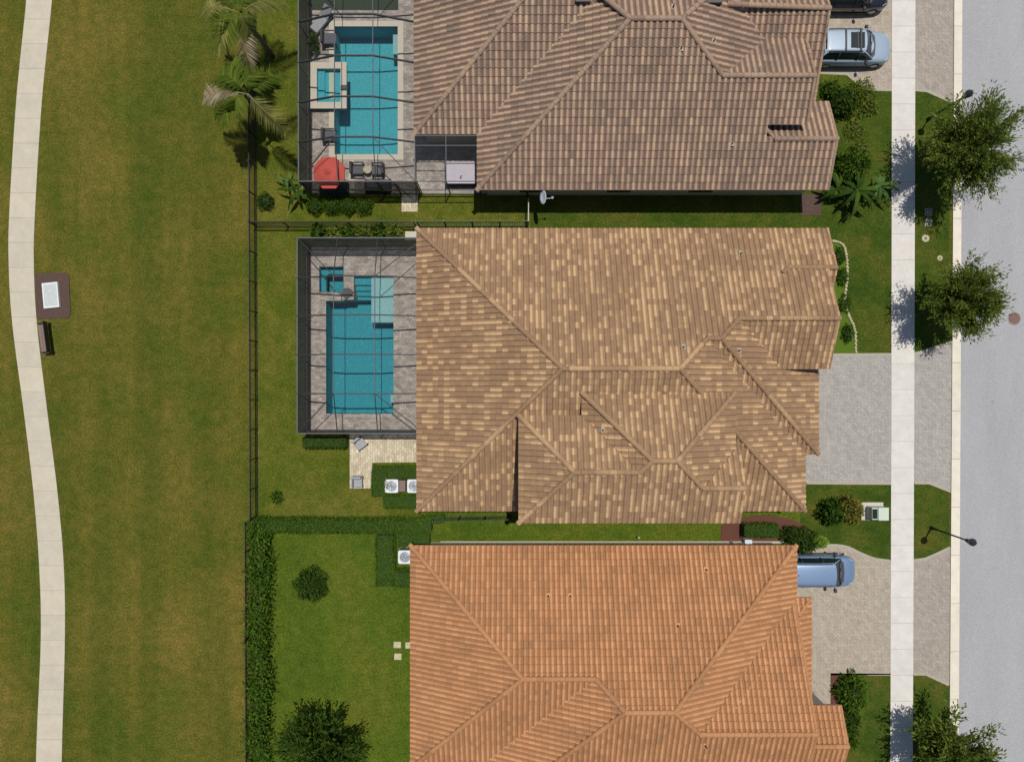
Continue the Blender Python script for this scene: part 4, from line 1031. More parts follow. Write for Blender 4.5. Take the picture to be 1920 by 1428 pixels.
q = XY(500, 380); shrub(q[0], q[1], .58, .9, 'small round shrub beside the black picket fence', 'leaf_dark', 900, .12)
q = XY(521, 931); shrub(q[0], q[1], .42, .5, 'tiny young shrub alone in the lawn of the tan roofed house', 'leaf_hedge', 180, .2, core=False)
q = XY(1572, 200); shrub(q[0], q[1], .95, 1.4, 'dark round shrub at the garage corner of the brown roofed house', 'leaf_dark', 2600, .15)
q = XY(1553, 172); shrub(q[0], q[1], .6, .9, 'small green shrub touching the brown roof by the driveway', 'leaf_hedge', 900, .14)
q = XY(1612, 186); shrub(q[0], q[1], .95, .6, 'light yellow green bush beside the dark shrub near the silver car', 'leaf_light', 1300, .15, asp=1.35, core=False)
q = XY(1632, 205); shrub(q[0], q[1], .5, .4, 'small loose yellow green clump nearest the sidewalk', 'leaf_light', 260, .16, core=False)
q = XY(1600, 246); shrub(q[0], q[1], .7, .45, 'low yellowish ground plant on the front lawn of the brown roofed house', 'leaf_light', 300, .15, core=False)
q = XY(1584, 318); shrub(q[0], q[1], 1.15, 1.9, 'tall dark leafy bush beside the front gable of the brown roofed house', 'leaf_hedge', 2400, .2)
q = XY(1606, 290); shrub(q[0], q[1], .8, .8, 'loose light bush above the banana plants', 'leaf_light', 500, .16, core=False)
q = XY(1553, 958); t = shrub(q[0], q[1], .8, 1.2, 'dark half of the planting, large glossy leaves beside the yellow croton', 'leaf_dark', 700, .38, elong=2.2)
q = XY(1586, 952); t = shrub(q[0], q[1], .85, 1.25, 'yellow and bronze croton bush next to the pale green utility box', 'leaf_croton', 900, .3, elong=2.6)
q = XY(1478, 1000); shrub(q[0], q[1], .75, 1.1, 'dark rounded shrub at the right end of the red mulch bed', 'leaf_dark', 1500, .14, asp=.8)
q = XY(1502, 1012); shrub(q[0], q[1], .85, 1.2, 'dark bushy shrub at the upper right corner of the orange roof', 'leaf_dark', 1800, .15)
q = XY(1539, 1015); shrub(q[0], q[1], .40, .5, 'small chartreuse ball shrub at the driveway edge', 'leaf_chart', 2200, .08)
q = XY(1590, 1292); shrub(q[0], q[1], 1.0, 1.2, 'spreading fern-like shrub beside the entry path of the orange roofed house', 'leaf_hedge', 1300, .3, asp=1.2, elong=3.5)
q = XY(1584, 1345); shrub(q[0], q[1], .8, 1.0, 'dark shrub right of the small orange gable', 'leaf_dark', 900, .2, asp=1.2)
q = XY(1590, 1388); shrub(q[0], q[1], .5, .6, 'low shrub below the dark one near the bottom edge', 'leaf_hedge', 300, .2, core=False)
for k, yy in enumerate((480, 520, 570, 625)):
    q = XY(1572+k*5, yy); shrub(q[0], q[1], .42, .45, 'low bedding shrub inside the stone edging, %s from the top' % ('first', 'second', 'third', 'fourth')[k], 'leaf_hedge' if k < 3 else 'leaf_dark', 400, .14, asp=1.5, group='bedding shrubs inside the stone edging')

def frond(P0, direc, L, rise, mat, t, nl=34, lw=.07, ll=.5, droop=1.0):
    """one feather frond: arched rachis and paired leaflets"""
    d = Vector((math.cos(direc), math.sin(direc), 0)); s = Vector((-d.y, d.x, 0)); pts = []
    for i in range(9):
        u = i/8; pts.append(Vector(P0)+d*L*u*(1-.12*u)+Vector((0, 0, rise*u*(1-u)*2.2-droop*L*.42*u*u)))
    mb = MB(); mb.tube(pts, [.028*(1-.8*i/8) for i in range(9)], 5, uv=(3.3, 4.1))
    for i in range(nl*2):
        u = .12+.88*(i//2)/nl; k = u*8; j = min(7, int(k)); p = pts[j].lerp(pts[j+1], k-j); sg = 1 if i % 2 else -1
        ln = ll*(.35+1.1*math.sin(math.pi*min(1, u*.92+.08)))*random.uniform(.75, 1.1)
        dr = (s*sg*.85+d*(.45+.4*u)+Vector((0, 0, random.uniform(-.55, -.1)))).normalized()
        q = p+dr*ln; wv = d*lw*.5+Vector((0, 0, lw*.3))
        m_ = p.lerp(q, .5)+Vector((0, 0, .03)); uvr = (random.random()*40, random.random()*40)
        mb.add([p-wv*.5, p+wv*.5, m_+wv, q-Vector((0, 0, .06)), m_-wv], [(0, 1, 2, 4), (4, 2, 3)], uvr)
    obj('frond', mb, M[mat], t)
def palm(x, y, h, fr, label, group=None):
    t = thing('palm_tree', label, 'palm tree', (x, y, 0), 0, group)
    tr = MB(); tr.tube([(x, y, 0), (x+.04, y-.03, h*.4), (x+.02, y, h*.8), (x, y, h)], [.17, .13, .11, .09], 10)
    obj('trunk', tr, M['palm_bark'], t)
    for a, L, rise, mat in fr: frond((x+.05*math.cos(R(a)), y+.05*math.sin(R(a)), h), R(a), L, rise, mat, t, ll=.70)
    return t
random.seed(21)
pw = XY(463, 176, 5.0)
palm(pw[0], pw[1], 5.0, [(-44, 3.1, .5, 'frond_y'), (38, 2.6, .9, 'frond_g'), (-143, 2.7, .6, 'frond_g'), (176, 3.3, .5, 'frond_d'), (-160, 2.6, .4, 'frond_g'), (148, 2.5, 1.0, 'frond_g'), (118, 2.9, .8, 'frond_g'),
                         (60, 1.6, 1.6, 'frond_g'), (-120, 1.5, 1.4, 'frond_g'), (135, 1.8, 1.6, 'frond_g')],
     'lower of the two palm trees, its green, yellow and dry fronds over the fence', 'palm trees by the fence')
pw = XY(452, 26, 5.0)
palm(pw[0], pw[1], 5.0, [(-86, 3.0, .5, 'frond_d'), (-135, 2.7, .7, 'frond_y'), (-125, 2.2, .9, 'frond_g'), (25, 2.7, .9, 'frond_y'), (-160, 2.3, .8, 'frond_g'), (165, 2.9, .6, 'frond_y'), (95, 2.4, 1, 'frond_g'),
                         (130, 2.4, 1.2, 'frond_g'), (60, 2.2, 1.3, 'frond_g'), (-60, 1.4, 1.6, 'frond_g')],
     'palm tree cut by the top edge with a pale dry frond hanging below it', 'palm trees by the fence')
def broadleaf(px, py, n, L, wd, h, mat, label, name='banana_plant', spread=1.0):
    q = XY(px, py); t = thing(name, label, 'plant', (q[0], q[1], 0), 0)
    obj('stem', MB().tube([(q[0], q[1], 0), (q[0], q[1], h*.6), (q[0], q[1], h)], [.09, .07, .04], 8), M['palm_bark'], t)
    for k in range(n):
        a = 2*math.pi*k/n*1.0+random.uniform(-.6, .6); l = L*random.uniform(.45, 1.15); d = Vector((math.cos(a), math.sin(a), 0)); s = Vector((-d.y, d.x, 0))
        mb = MB(); vs = []; K = 9; z0 = h*random.uniform(.7, 1)
        for i in range(K):
            u = i/(K-1); c = Vector((q[0], q[1], z0))+d*l*u*spread+Vector((0, 0, 1.1*l*u*(1-u)*.9-l*.25*u*u)); ww = wd*math.sin(math.pi*min(1, .1+u*.88))*.5*(1 if i % 2 else .8)
            vs += [c-s*ww+Vector((0, 0, -.08*ww)), c+Vector((0, 0, .04)), c+s*ww+Vector((0, 0, -.08*ww))]
        fs = [(3*i, 3*i+1, 3*i+4, 3*i+3) for i in range(K-1)]+[(3*i+1, 3*i+2, 3*i+5, 3*i+4) for i in range(K-1)]
        mb.add(vs, fs, (random.random()*40, random.random()*40), True); obj('leaf', mb, M[mat], t)
    return t
random.seed(5)
broadleaf(1634, 356, 13, 1.6, .27, 1.0, 'leaf_banana', 'bright green banana plant leaning over the sidewalk edge')
broadleaf(1588, 366, 18, 1.5, .27, 1.3, 'leaf_dark', 'dark glossy broad leaved plant left of the bright banana plant')
broadleaf(1556, 362, 14, 1.25, .26, 1.0, 'leaf_dark', 'dark broad leaved plant touching the corner of the brown roof')
broadleaf(1595, 392, 12, 1.0, .22, .8, 'leaf_dark', 'low dark leafy plant below the glossy one on the front lawn', 'leafy_plant')
broadleaf(566, 366, 10, 1.25, .22, 1.1, 'leaf_dark', 'dark spiky leaved plant at the lower left corner of the long enclosure', 'leafy_plant')
broadleaf(545, 345, 7, .8, .18, .8, 'leaf_banana', 'small green leafy plant left of the spiky dark plant', 'leafy_plant')

# ---------------------------------------------------------------- fences
def picket_fence(a, b, label, hgt=1.37, step=1.83, mat='black', pk=.105):
    a, b = Vector(a), Vector(b); L = (b-a).length; d = (b-a)/L; rz = math.atan2(d.y, d.x)
    t = thing('picket_fence', label, 'fence', (a.x, a.y, 0))
    def bx(mb, u, w2, v2, z0, z1): c = a+d*u; mb.box(c.x-w2, c.x+w2, c.y-v2, c.y+v2, z0, z1, rz)
    k = round(L/step)
    for i in range(k+1):
        m = MB(); bx(m, L*i/k, .032, .032, 0, hgt+.05); bx(m, L*i/k, .042, .042, hgt+.05, hgt+.08); obj('post', m, M[mat], t)
    for z in (.15, hgt-.16, hgt-.03): m = MB(); bx(m, L/2, L/2, .018, z-.02, z+.02); obj('rail', m, M[mat], t)
    m = MB(); n = int(L/pk)
    for i in range(n): bx(m, (i+.5)*L/n, .012, .012, .06, hgt-.01)
    o = obj('pickets', m, M[mat], t)
    if n > 100: o['kind'] = 'stuff'
    return t
picket_fence(XY(480, -120), XY(484, 966), 'long black picket fence between the open field and the back yards')
picket_fence(XY(475, 972), XY(477, 1500), 'black picket fence along the field side of the long loose hedge')
picket_fence(XY(482, 425), XY(780, 424), 'black picket fence across the yards between the two pool enclosures')
picket_fence(XY(786, 424), XY(988, 423.5), 'grey green picket fence continuing beside the tan roof edge', mat='lid')
picket_fence(XY(816, 968), XY(958, 966), 'short black picket fence below the tan roof at the hedge end')
t = thing('side_gate', 'pale metal gate crossing the side yard near the satellite dish', 'gate', (*XY(990, 424), 0))
x, y0_ = XY(990, 424); y1_ = XY(990, 385)[1]
m = MB(); m.box(x-.03, x+.03, y0_-.03, y0_+.03, 0, 1.5); m.box(x-.03, x+.03, y1_-.03, y1_+.03, 0, 1.5); m.box(x-.025, x+.025, y0_, y1_, 1.35, 1.42); m.box(x-.025, x+.025, y0_, y1_, .1, .16)
obj('gate_frame', m, M['concrete'], t)
m = MB()
for k in range(10): yy = y0_+(y1_-y0_)*(k+.5)/10; m.box(x-.012, x+.012, yy-.012, yy+.012, .16, 1.35)
obj('bars', m, M['concrete'], t)

# ---------------------------------------------------------------- vehicles
def loft(st, n_smooth=True):
    """st: list of rings of equal length"""
    mb = MB(); k = len(st[0]); vs = [p for r_ in st for p in r_]
    fs = [(i*k+j, i*k+(j+1) % k, (i+1)*k+(j+1) % k, (i+1)*k+j) for i in range(len(st)-1) for j in range(k)]
    mb.add(vs, fs, None, True); mb.add(st[0], [tuple(range(k-1, -1, -1))], None, True); mb.add(st[-1], [tuple(range(k))], None, True)
    return mb
def interp(tab, x):
    for (a, va), (b, vb) in zip(tab, tab[1:]):
        if a <= x <= b: t = (x-a)/(b-a); t = t*t*(3-2*t)*.5+t*.5; return [p+(q-p)*t for p, q in zip(va, vb)]
    return list(tab[0][1] if x < tab[0][0] else tab[-1][1])
def car(loc, label, paint, L=4.85, Wd=1.94, H=1.74, van=False, sunroof=True, bars=True, rails=True, group='cars parked on the driveways'):
    t = thing('parked_car', label, 'car', loc, 0, group); hw = Wd/2; f = L/2
    # x -> half width factor, shoulder z
    hood = .98 if not van else 1.0
    tab = [(-f, [.80, .92, .30]), (-f+.12, [.93, 1.02, .24]), (-f+.6, [.985, 1.06, .22]), (-.6, [1, 1.04, .22]), (f-1.75, [1, 1.03, .22]), (f-1.3, [.99, hood+.04, .22]), (f-.75, [.955, hood-.03, .22]), (f-.3, [.86, hood-.12, .24]), (f-.1, [.72, hood-.24, .27]), (f, [.56, hood-.38, .32])]
    rings = []
    for i in range(31):
        x = -f+L*(i/30); w_, zt, zb = interp(tab, x); w_ *= hw; r = []
        prof = [(w_*.86, zb), (w_*.985, zb+.12), (w_, .55*zb+.45*zt), (w_*.995, zt-.16), (w_*.955, zt-.045), (w_*.80, zt+.01), (w_*.4, zt+.045), (0, zt+.055)]
        r = [(x, a, z) for a, z in prof]+[(x, -a, z) for a, z in prof[-2::-1]]
        rings.append(r)
    body = obj('body', loft(rings), paint, t, world=False)
    # cabin
    wsb, wst = f-1.32, f-2.08
    if van: wsb, wst = f-1.02, f-1.72
    rb, rt = -f+.10, -f+.48
    bz = .99; nz = 24; rr = []
    gx = [rb, rb+.16, rt, rt+.5, -.6, 0, wst-.3, wst, (wst+wsb)/2, wsb]
    def top(x):
        if x < rt: u = (x-rb)/(rt-rb); return bz+(H-.05-bz)*math.sin(u*math.pi/2)**.8
        if x > wst: u = (x-wst)/(wsb-wst); return bz+(H-.03-bz)*(1-u**1.12)
        return H-.04*abs((x-(rt+wst)/2)/((wst-rt)/2))**2
    cab = []; xs = list(np.linspace(rb, rt, 6))+list(np.linspace(rt, wst, 10))[1:]+list(np.linspace(wst, wsb, 8))[1:]
    for x in xs:
        zt = max(top(x), bz+.005); tpr = (zt-bz)/(H-bz); wb = hw*.90*(1 if x < wst else 1-.06*(x-wst)/(wsb-wst)); wt = wb-.20*tpr
        pr = [(wb, bz-.06), (wb-.02*tpr, bz+.05*tpr), (wt+.03, zt-.10*tpr), (wt-.03, zt-.03*tpr), (wt*.7, zt+.005), (0, zt+.02)]
        cab.append([(x, a, z) for a, z in pr]+[(x, -a, z) for a, z in pr[-2::-1]])
    obj('windows', loft(cab), M['glass'], t, world=False)
    # painted roof skin
    rk = MB(); xs2 = list(np.linspace(rt-.12, wst+.02, 14)); rows = []
    for i, x in enumerate(xs2):
        zt = top(x); wt = hw*.90-.20*((zt-bz)/(H-bz))-.0; e = .0
        bow = .07*math.sin(math.pi*0)  
        row = [(x+(.10*(1-(a)**2) if i == len(xs2)-1 else 0), a*(wt+.035), z) for a, z in ((-1, zt-.09), (-.94, zt+.0), (-.7, zt+.022), (-.35, zt+.034), (0, zt+.038), (.35, zt+.034), (.7, zt+.022), (.94, zt+.0), (1, zt-.09))]
        rows.append(row)
    k = 9; rk.add([p for r_ in rows for p in r_], [(i*k+j, (i+1)*k+j, (i+1)*k+j+1, i*k+j+1) for i in range(13) for j in range(k-1)], None, True)
    roof_ = obj('roof_panel', rk, paint, t, world=False)
    # pillars
    for s in (-1, 1):
        wb = hw*.9; wt = wb-.17; pl = MB()
        pl.tube([(wsb-.02, s*(wb-.07), bz+.03), ((wsb+wst)/2, s*(wb-.09), (bz+H)/2+.04), (wst, s*(wt-.01), H-.05)], [.045, .04, .04], 6)
        obj('pillar', pl, paint, t, world=False)
        for x in ((-f+1.35), .15): pl = MB(); pl.tube([(x, s*(wb+.005), bz), (x-.04, s*(wt+.025), H-.12)], .035, 6); obj('pillar', pl, M['plastic'], t, world=False)
        pl = MB(); pl.tube([(rb+.12, s*(wb-.06), bz), (rt-.02, s*(wt-.01), H-.09)], .07, 6); obj('pillar', pl, paint, t, world=False)
    if sunroof:
        zz = H+.045; sb = MB(); sb.box(-.55, .28, -.47, .47, zz-.03, zz+.004); obj('sunroof', sb, M['glass'], t, world=False, bevel=.02)
        for s_ in (0,):
            obj('sunroof_bar', MB().box(-.17, -.11, -.5, .5, zz, zz+.02), M['plastic'], t, world=False)
    if rails:
        for s in (-1, 1): obj('roof_rail', MB().tube([(rt+.1, s*(hw*.68), H-.02), (rt+.2, s*hw*.69, H+.05), (wst-.3, s*hw*.69, H+.05), (wst-.15, s*hw*.68, H-.0)], .022, 6), M['plastic'], t, world=False)
    if bars:
        for x in (-.85, .05): obj('crossbar', MB().box(x-.045, x+.045, -hw*.69, hw*.69, H+.055, H+.085), M['plastic'], t, world=False)
    if van:
        rg = MB()
        for yv in (-.25, 0, .25): rg.box(rt+.3, wst-.35, yv-.012, yv+.012, H+.03, H+.042)
        obj('roof_ribs', rg, paint, t, world=False)
        obj('antenna', MB().box(rt+.35, rt+.5, -.03, .03, H+.03, H+.09), M['plastic'], t, world=False)
    wp = MB(); 
    for y_ in (-.38, .3): wp.tube([(wsb+.03, y_+.1, bz+.07), (wsb-.12, y_-.35, bz+.16)], .012, 5)
    obj('wipers', wp, M['black'], t, world=False)
    obj('cowl', MB().prism([(wsb-.02, -hw*.78), (wsb+.14, -hw*.6), (wsb+.19, 0), (wsb+.14, hw*.6), (wsb-.02, hw*.78)], bz+.0, bz+.075), M['plastic'], t, world=False)
    for s in (-1, 1):
        mb = MB(); mb.tube([(wsb-.42, s*hw*.9, 1.08), (wsb-.40, s*(hw+.06), 1.10)], .03, 6); mb.lathe([(.02, -.13), (.09, -.10), (.11, 0), (.09, .10), (.02, .13)], (wsb-.40, s*(hw+.13), 1.12), 10, axis='y'); obj('mirror', mb, M['plastic'], t, world=False)
        hb = MB(); hb.prism([(f-.60, s*hw*.78), (f-.34, s*hw*.64), (f-.26, s*hw*.68), (f-.42, s*hw*.80), (f-.60, s*hw*.88)], hood-.34, hood-.115); obj('headlight', hb, M['lens'], t, world=False)
        tb = MB(); tb.box(-f+.0, -f+.16, s*hw*.62, s*hw*.89, .78, 1.04); obj('tail_light', tb, M['redlens'], t, world=False)
        for xx in (-f+.95, f-.93):
            wt_ = obj('wheel', MB().lathe([(.10, -.11), (.30, -.115), (.35, -.07), (.36, 0), (.35, .07), (.30, .115), (.10, .11)], (xx, s*(hw-.12), .36), 22, axis='y'), M['rubber'], t, world=False)
            obj('rim', MB().lathe([(.04, -.02), (.23, -.01), (.245, .02), (.04, .03)], (xx, s*(hw-.0)-(.01*s), .36), 16, axis='y'), M['chrome'], wt_, world=False)
    sk = MB()
    for s in (-1, 1): sk.box(-f+.5, f-.5, s*hw*.93, s*(hw+.008), .24, .36)
    sk.box(f-.3, f-.12, -hw*.6, hw*.6, .28, .5); obj('sill_trim', sk, M['plastic'], t, world=False)
    return t
car((20.87, 20.42, 0), 'silver blue estate SUV with black sunroof on the top driveway', M['silver'])
car((20.75, 23.75, 0), 'black SUV cut off by the top edge of the photo', M['blackcar'], sunroof=False, bars=False)
car((18.65, -11.65, 0), 'steel blue minivan half under the eave of the orange roof', M['bluecar'], L=4.9, H=1.74, van=True, sunroof=False, bars=False)

# ---------------------------------------------------------------- street and yard objects
def lamp(px, py, label):
    x, y = XY(px, py); t = thing('street_lamp', label, 'street lamp', (x, y, 0), 0, 'street lamps on the verge')
    obj('base', MB().lathe([(.12, 0), (.12, .12), (.09, .3), (.06, .7)], (x, y, 0), 12), M['black'], t)
    obj('pole', MB().tube([(x, y, .6), (x, y, 3.35)], [.055, .045], 10), M['black'], t)
    obj('cradle', MB().lathe([(.05, 3.3), (.12, 3.38), (.07, 3.46), (.14, 3.55)], (x, y, 0), 12), M['black'], t)
    l = obj('lantern', MB().lathe([(.14, 3.5), (.21, 3.78), (.23, 3.9)], (x, y, 0), 8, smooth=False), M['glass'], t)
    obj('hood', MB().lathe([(.23, 3.88), (.215, 3.93), (.14, 4.04), (.05, 4.12), (.02, 4.2)], (x, y, 0), 8, smooth=False), M['lampgrey'], l)
lamp(1746, 989, 'black street lamp standing on the grass verge near the blue minivan driveway')
lamp(1740, 224, 'black street lamp rising beside the largest street tree')

x, y = XY(1901, 597); t = thing('manhole_cover', 'round rusty manhole cover in the road', 'manhole cover', (x, y, 0))
m = MB().lathe([(.34, .03), (.34, .036)], (x, y, 0), 28); obj('cover', m, M['rust'], t); 
m = MB().lathe([(.42, .0305), (.42, .034), (.35, .034), (.35, .0305)], (x, y, 0), 28); obj('frame', m, M['joint'], t)
for k, (px, py, w_, lb) in enumerate(((1740, 398, .42, 'upper of the two square grey meter lids in the verge grass'), (1740, 418, .42, 'lower of the two square grey meter lids in the verge grass'))):
    x, y = XY(px, py); t = thing('meter_box', lb, 'meter box', (x, y, 0), 0, 'square meter lids')
    obj('frame', ring(MB(), (x-.23, x+.23, y-.23, y+.23), (x-.18, x+.18, y-.18, y+.18), 0, .05), M['joint'], t); obj('lid', MB().box(x-.18, x+.18, y-.18, y+.18, 0, .042), M['lid'], t)
    obj('knob', MB().lathe([(.035, .04), (.04, .07), (.01, .08)], (x-.08, y-.02+k*-.06, 0), 10), M['white'], t)
for px, py, r_, lb in ((1735, 447, .24, 'round pale utility lid with sandy ring in the verge grass'), (1762, 484, .17, 'smaller round utility lid lower on the verge')):
    x, y = XY(px, py); t = thing('valve_cover', lb, 'valve cover', (x, y, 0)); obj('collar', MB().lathe([(r_, 0), (r_, .03), (r_*.6, .035)], (x, y, 0), 18), M['edging'], t); obj('lid', MB().lathe([(r_*.4, .03), (r_*.35, .055), (.01, .06)], (x, y, 0), 14), M['lid'], t)

# transformer box
x, y = XY(1640, 960); t = thing('transformer_box', 'pale green utility transformer box on a concrete pad by the croton', 'utility box', (x, y, 0))
obj('pad', MB().box(*rectpx(1614, 1655, 941, 974), 0, .08), M['concrete'], t)
q = XY(1619, 949, .0); obj('cabinet', MB().box(22.1, 23.05, -8.52, -7.78, .08, .78), M['pgreen'], t, bevel=.03)
obj('lid', MB().box(22.45, 23.1, -8.55, -7.75, .78, .86), M['pgreen'], t, bevel=.03)
obj('vent_panel', MB().box(22.12, 22.42, -8.45, -7.85, .775, .79), M['glass'], t)

# air conditioners
def ac(px, py, label):
    z = .85; x, y, _ = P(px, py, z); t = thing('air_conditioner', label, 'air conditioner', (x, y, 0), 0, 'air conditioners beside the houses')
    obj('pad', MB().box(x-.48, x+.48, y-.48, y+.48, 0, .08), M['concrete'], t)
    obj('casing', MB().box(x-.4, x+.4, y-.4, y+.4, .08, .8), M['acfan'], t)
    tp = MB(); prof = []; n = 28; vs = []
    for j in range(n): a = 2*math.pi*j/n; vs.append((x+.32*math.cos(a), y+.32*math.sin(a), z))
    for j in range(n):
        a = 2*math.pi*j/n; c_, s_ = math.cos(a), math.sin(a); m_ = max(abs(c_), abs(s_)); vs.append((x+.41*c_/m_, y+.41*s_/m_, z))
    for j in range(n): a = 2*math.pi*j/n; c_, s_ = math.cos(a), math.sin(a); m_ = max(abs(c_), abs(s_)); vs.append((x+.41*c_/m_, y+.41*s_/m_, z-.07))
    for j in range(n): a = 2*math.pi*j/n; vs.append((x+.32*math.cos(a), y+.32*math.sin(a), z-.07))
    tp.add(vs, [(i*n+j, (i+1)*n+j, (i+1)*n+(j+1) % n, i*n+(j+1) % n) for i in (0, 1) for j in range(n)]+[(3*n+j, j, (j+1) % n, 3*n+(j+1) % n) for j in range(n)])
    obj('top_panel', tp, M['acwhite'], t)
    gr_ = MB()
    for rr in (.08, .14, .2, .26, .31): 
        gr_.tube([(x+rr*math.cos(2*math.pi*j/20), y+rr*math.sin(2*math.pi*j/20), z+.005) for j in range(21)], .006, 4, cap=False)
    for j in range(8): a = math.pi*j/4; gr_.tube([(x+.06*math.cos(a), y+.06*math.sin(a), z+.008), (x+.32*math.cos(a), y+.32*math.sin(a), z+.004)], .006, 4)
    g_ = obj('grille', gr_, M['chrome'], t); fn = MB()
    for j in range(3):
        a = j*2.094; fn.add([(x+.05*math.cos(a), y+.05*math.sin(a), z-.1), (x+.29*math.cos(a-.1), y+.29*math.sin(a-.1), z-.13), (x+.29*math.cos(a+.75), y+.29*math.sin(a+.75), z-.07), (x+.05*math.cos(a+1), y+.05*math.sin(a+1), z-.07)], [(0, 1, 2, 3)])
    fn.lathe([(.07, -.12), (.07, -.05), (.01, -.04)], (x, y, z), 12); obj('fan', fn, M['acfan'], t)
ac(734, 911, 'left air conditioner of the pair beside the tan roof'); ac(776, 911, 'air conditioner half hidden under the tan roof edge'); ac(759, 1044, 'air conditioner at the upper left corner of the orange roof')
x, y, _ = P(754, 911, .6); tag(obj('equipment_box', MB().box(x-.2, x+.2, y-.35, y+.35, 0, .6), M['wood'], bevel=.02), 'brown equipment box between the two air conditioners', 'equipment box')

# patio, stepping stones, pads
struct('patio', MB().prism(PX([(656, 812), (790, 812), (790, 866), (698, 867), (695, 915), (656, 915)]), .004, .035), M['patio'])
struct('side_pad', MB().box(*rectpx(753, 783, 366, 397), .004, .04), M['patio'])
struct('side_pad', MB().box(*rectpx(760, 790, 434, 450), .004, .04), M['concrete'])
for px, py, lb in ((745, 1208, 'upper left of the three sandy stepping stones beside the orange roof'), (746, 1230, 'lowest of the three sandy stepping stones beside the orange roof'), (767, 1209, 'stepping stone touching the edge of the orange roof')):
    x, y = XY(px, py); tag(obj('stepping_stone', MB().box(x-.23, x+.23, y-.2, y+.2, .0, .04, random.uniform(-.05, .05)), M['edging'], bevel=.02), lb, 'stepping stone', 'stepping stones')

def armchair(loc, rz, label, group, seatm='cushion', framem='dgrey', w_=.66):
    t = thing('patio_chair', label, 'chair', loc, rz, group); h_ = w_/2
    obj('seat', MB().box(-h_+.07, h_-.07, -h_+.04, h_, .32, .44), M[seatm], t, world=False, bevel=.03)
    obj('backrest', MB().box(-h_, h_, -h_-.1, -h_+.04, .3, .86), M[framem], t, world=False, bevel=.03)
    for s in (-1, 1):
        obj('armrest', MB().box(s*h_-.04, s*h_+.04, -h_, h_, .56, .61), M[framem], t, world=False, bevel=.015)
        for yy in (-h_+.02, h_-.04): obj('leg', MB().box(s*h_-.03, s*h_+.03, yy-.03, yy+.03, 0, .56), M[framem], t, world=False)
    return t
armchair((*XY(622, 79), .03), R(-90), 'dark lounge chair at the upper left edge of the long aqua pool', 'chairs on the long pool deck', w_=.8)
armchair((*XY(622, 259), .03), R(-90), 'dark lounge chair left of the lower end of the long aqua pool', 'chairs on the long pool deck', w_=.72)
armchair((*XY(674, 321), .03), R(-90), 'dark chair left of the small round side table', 'chairs on the long pool deck', w_=.7)
armchair((*XY(710, 322), .03), R(90), 'dark chair right of the small round side table', 'chairs on the long pool deck', w_=.7)
armchair((*XY(679, 830), .035), R(-142), 'grey patio chair turned diagonally at the top of the cream patio', 'grey chairs on the cream patio', 'grey', 'grey', .6)
armchair((*XY(673, 902), .035), R(180), 'grey patio chair at the bottom end of the cream patio', 'grey chairs on the cream patio', 'grey', 'grey', .6)
x, y = XY(692, 322); t = thing('side_table', 'small round olive side table between two dark chairs', 'table', (x, y, .03)); obj('table_top', MB().lathe([(.26, .48), (.26, .51)], (x, y, 0), 20), M['edging'], t); obj('leg', MB().tube([(x, y, .03), (x, y, .48)], .03, 8), M['bronze'], t); obj('foot', MB().lathe([(.16, .03), (.14, .05)], (x, y, 0), 16), M['bronze'], t)
x0_, x1_, y0_, y1_ = rectpx(687, 735, 340, 361); t = thing('outdoor_sofa', 'charcoal outdoor sofa against the lower screen of the long enclosure', 'sofa', ((x0_+x1_)/2, (y0_+y1_)/2, .03))
obj('seat', MB().box(x0_, x1_, y0_+.14, y1_, .05, .42), M['cushion'], t, bevel=.03); obj('backrest', MB().box(x0_, x1_, y0_, y0_+.14, .05, .78), M['dgrey'], t, bevel=.03)
for a in (x0_, x1_-.1): obj('armrest', MB().box(a, a+.1, y0_+.14, y1_, .42, .6), M['dgrey'], t)
x0_, x1_, y0_, y1_ = rectpx(838, 893, 312, 352); t = thing('outdoor_counter', 'lilac topped outdoor kitchen counter in the screened lanai', 'counter', ((x0_+x1_)/2, (y0_+y1_)/2, .03))
obj('base', MB().box(x0_+.05, x1_-.05, y0_+.05, y1_-.05, .03, .86), M['dgrey'], t); obj('worktop', MB().box(x0_, x1_, y0_, y1_, .86, .92), M['lilac'], t, bevel=.01)
obj('tap', MB().tube([((x0_+x1_)/2, y0_+.35, .92), ((x0_+x1_)/2, y0_+.35, 1.15), ((x0_+x1_)/2+.12, y0_+.4, 1.17)], .025, 6), M['bronze'], t)
# umbrella
x, y, _ = P(616, 323, 2.3); t = thing('patio_umbrella', 'open coral red octagonal patio umbrella at the corner of the long pool deck', 'umbrella', (x, y, .03))
m = MB(); n = 8; vs = [(x, y, 2.55)]
for rr, zz in ((.5, 2.42), (1.0, 2.2)):
    for j in range(n): a = 2*math.pi*(j+.5)/n; vs.append((x+rr*math.cos(a), y+rr*math.sin(a), zz))
for j in range(n): a = 2*math.pi*(j+.5)/n; vs.append((x+1.0*math.cos(a), y+1.0*math.sin(a), 2.08))
m.add(vs, [(0, 1+j, 1+(j+1) % n) for j in range(n)]+[(1+j, 9+j, 9+(j+1) % n, 1+(j+1) % n) for j in range(n)]+[(9+j, 17+j, 17+(j+1) % n, 9+(j+1) % n) for j in range(n)])
cn = obj('canopy', m, M['red'], t); m = MB()
for j in range(n): a = 2*math.pi*(j+.5)/n; m.tube([(x, y, 2.5), (x+.98*math.cos(a), y+.98*math.sin(a), 2.17)], .012, 5)
obj('ribs', m, M['bronze'], t); obj('pole', MB().tube([(x, y, .05), (x, y, 2.6)], .024, 8), M['bronze'], t); obj('base', MB().lathe([(.28, .03), (.26, .1), (.05, .14)], (x, y, 0), 16), M['bronze'], t)
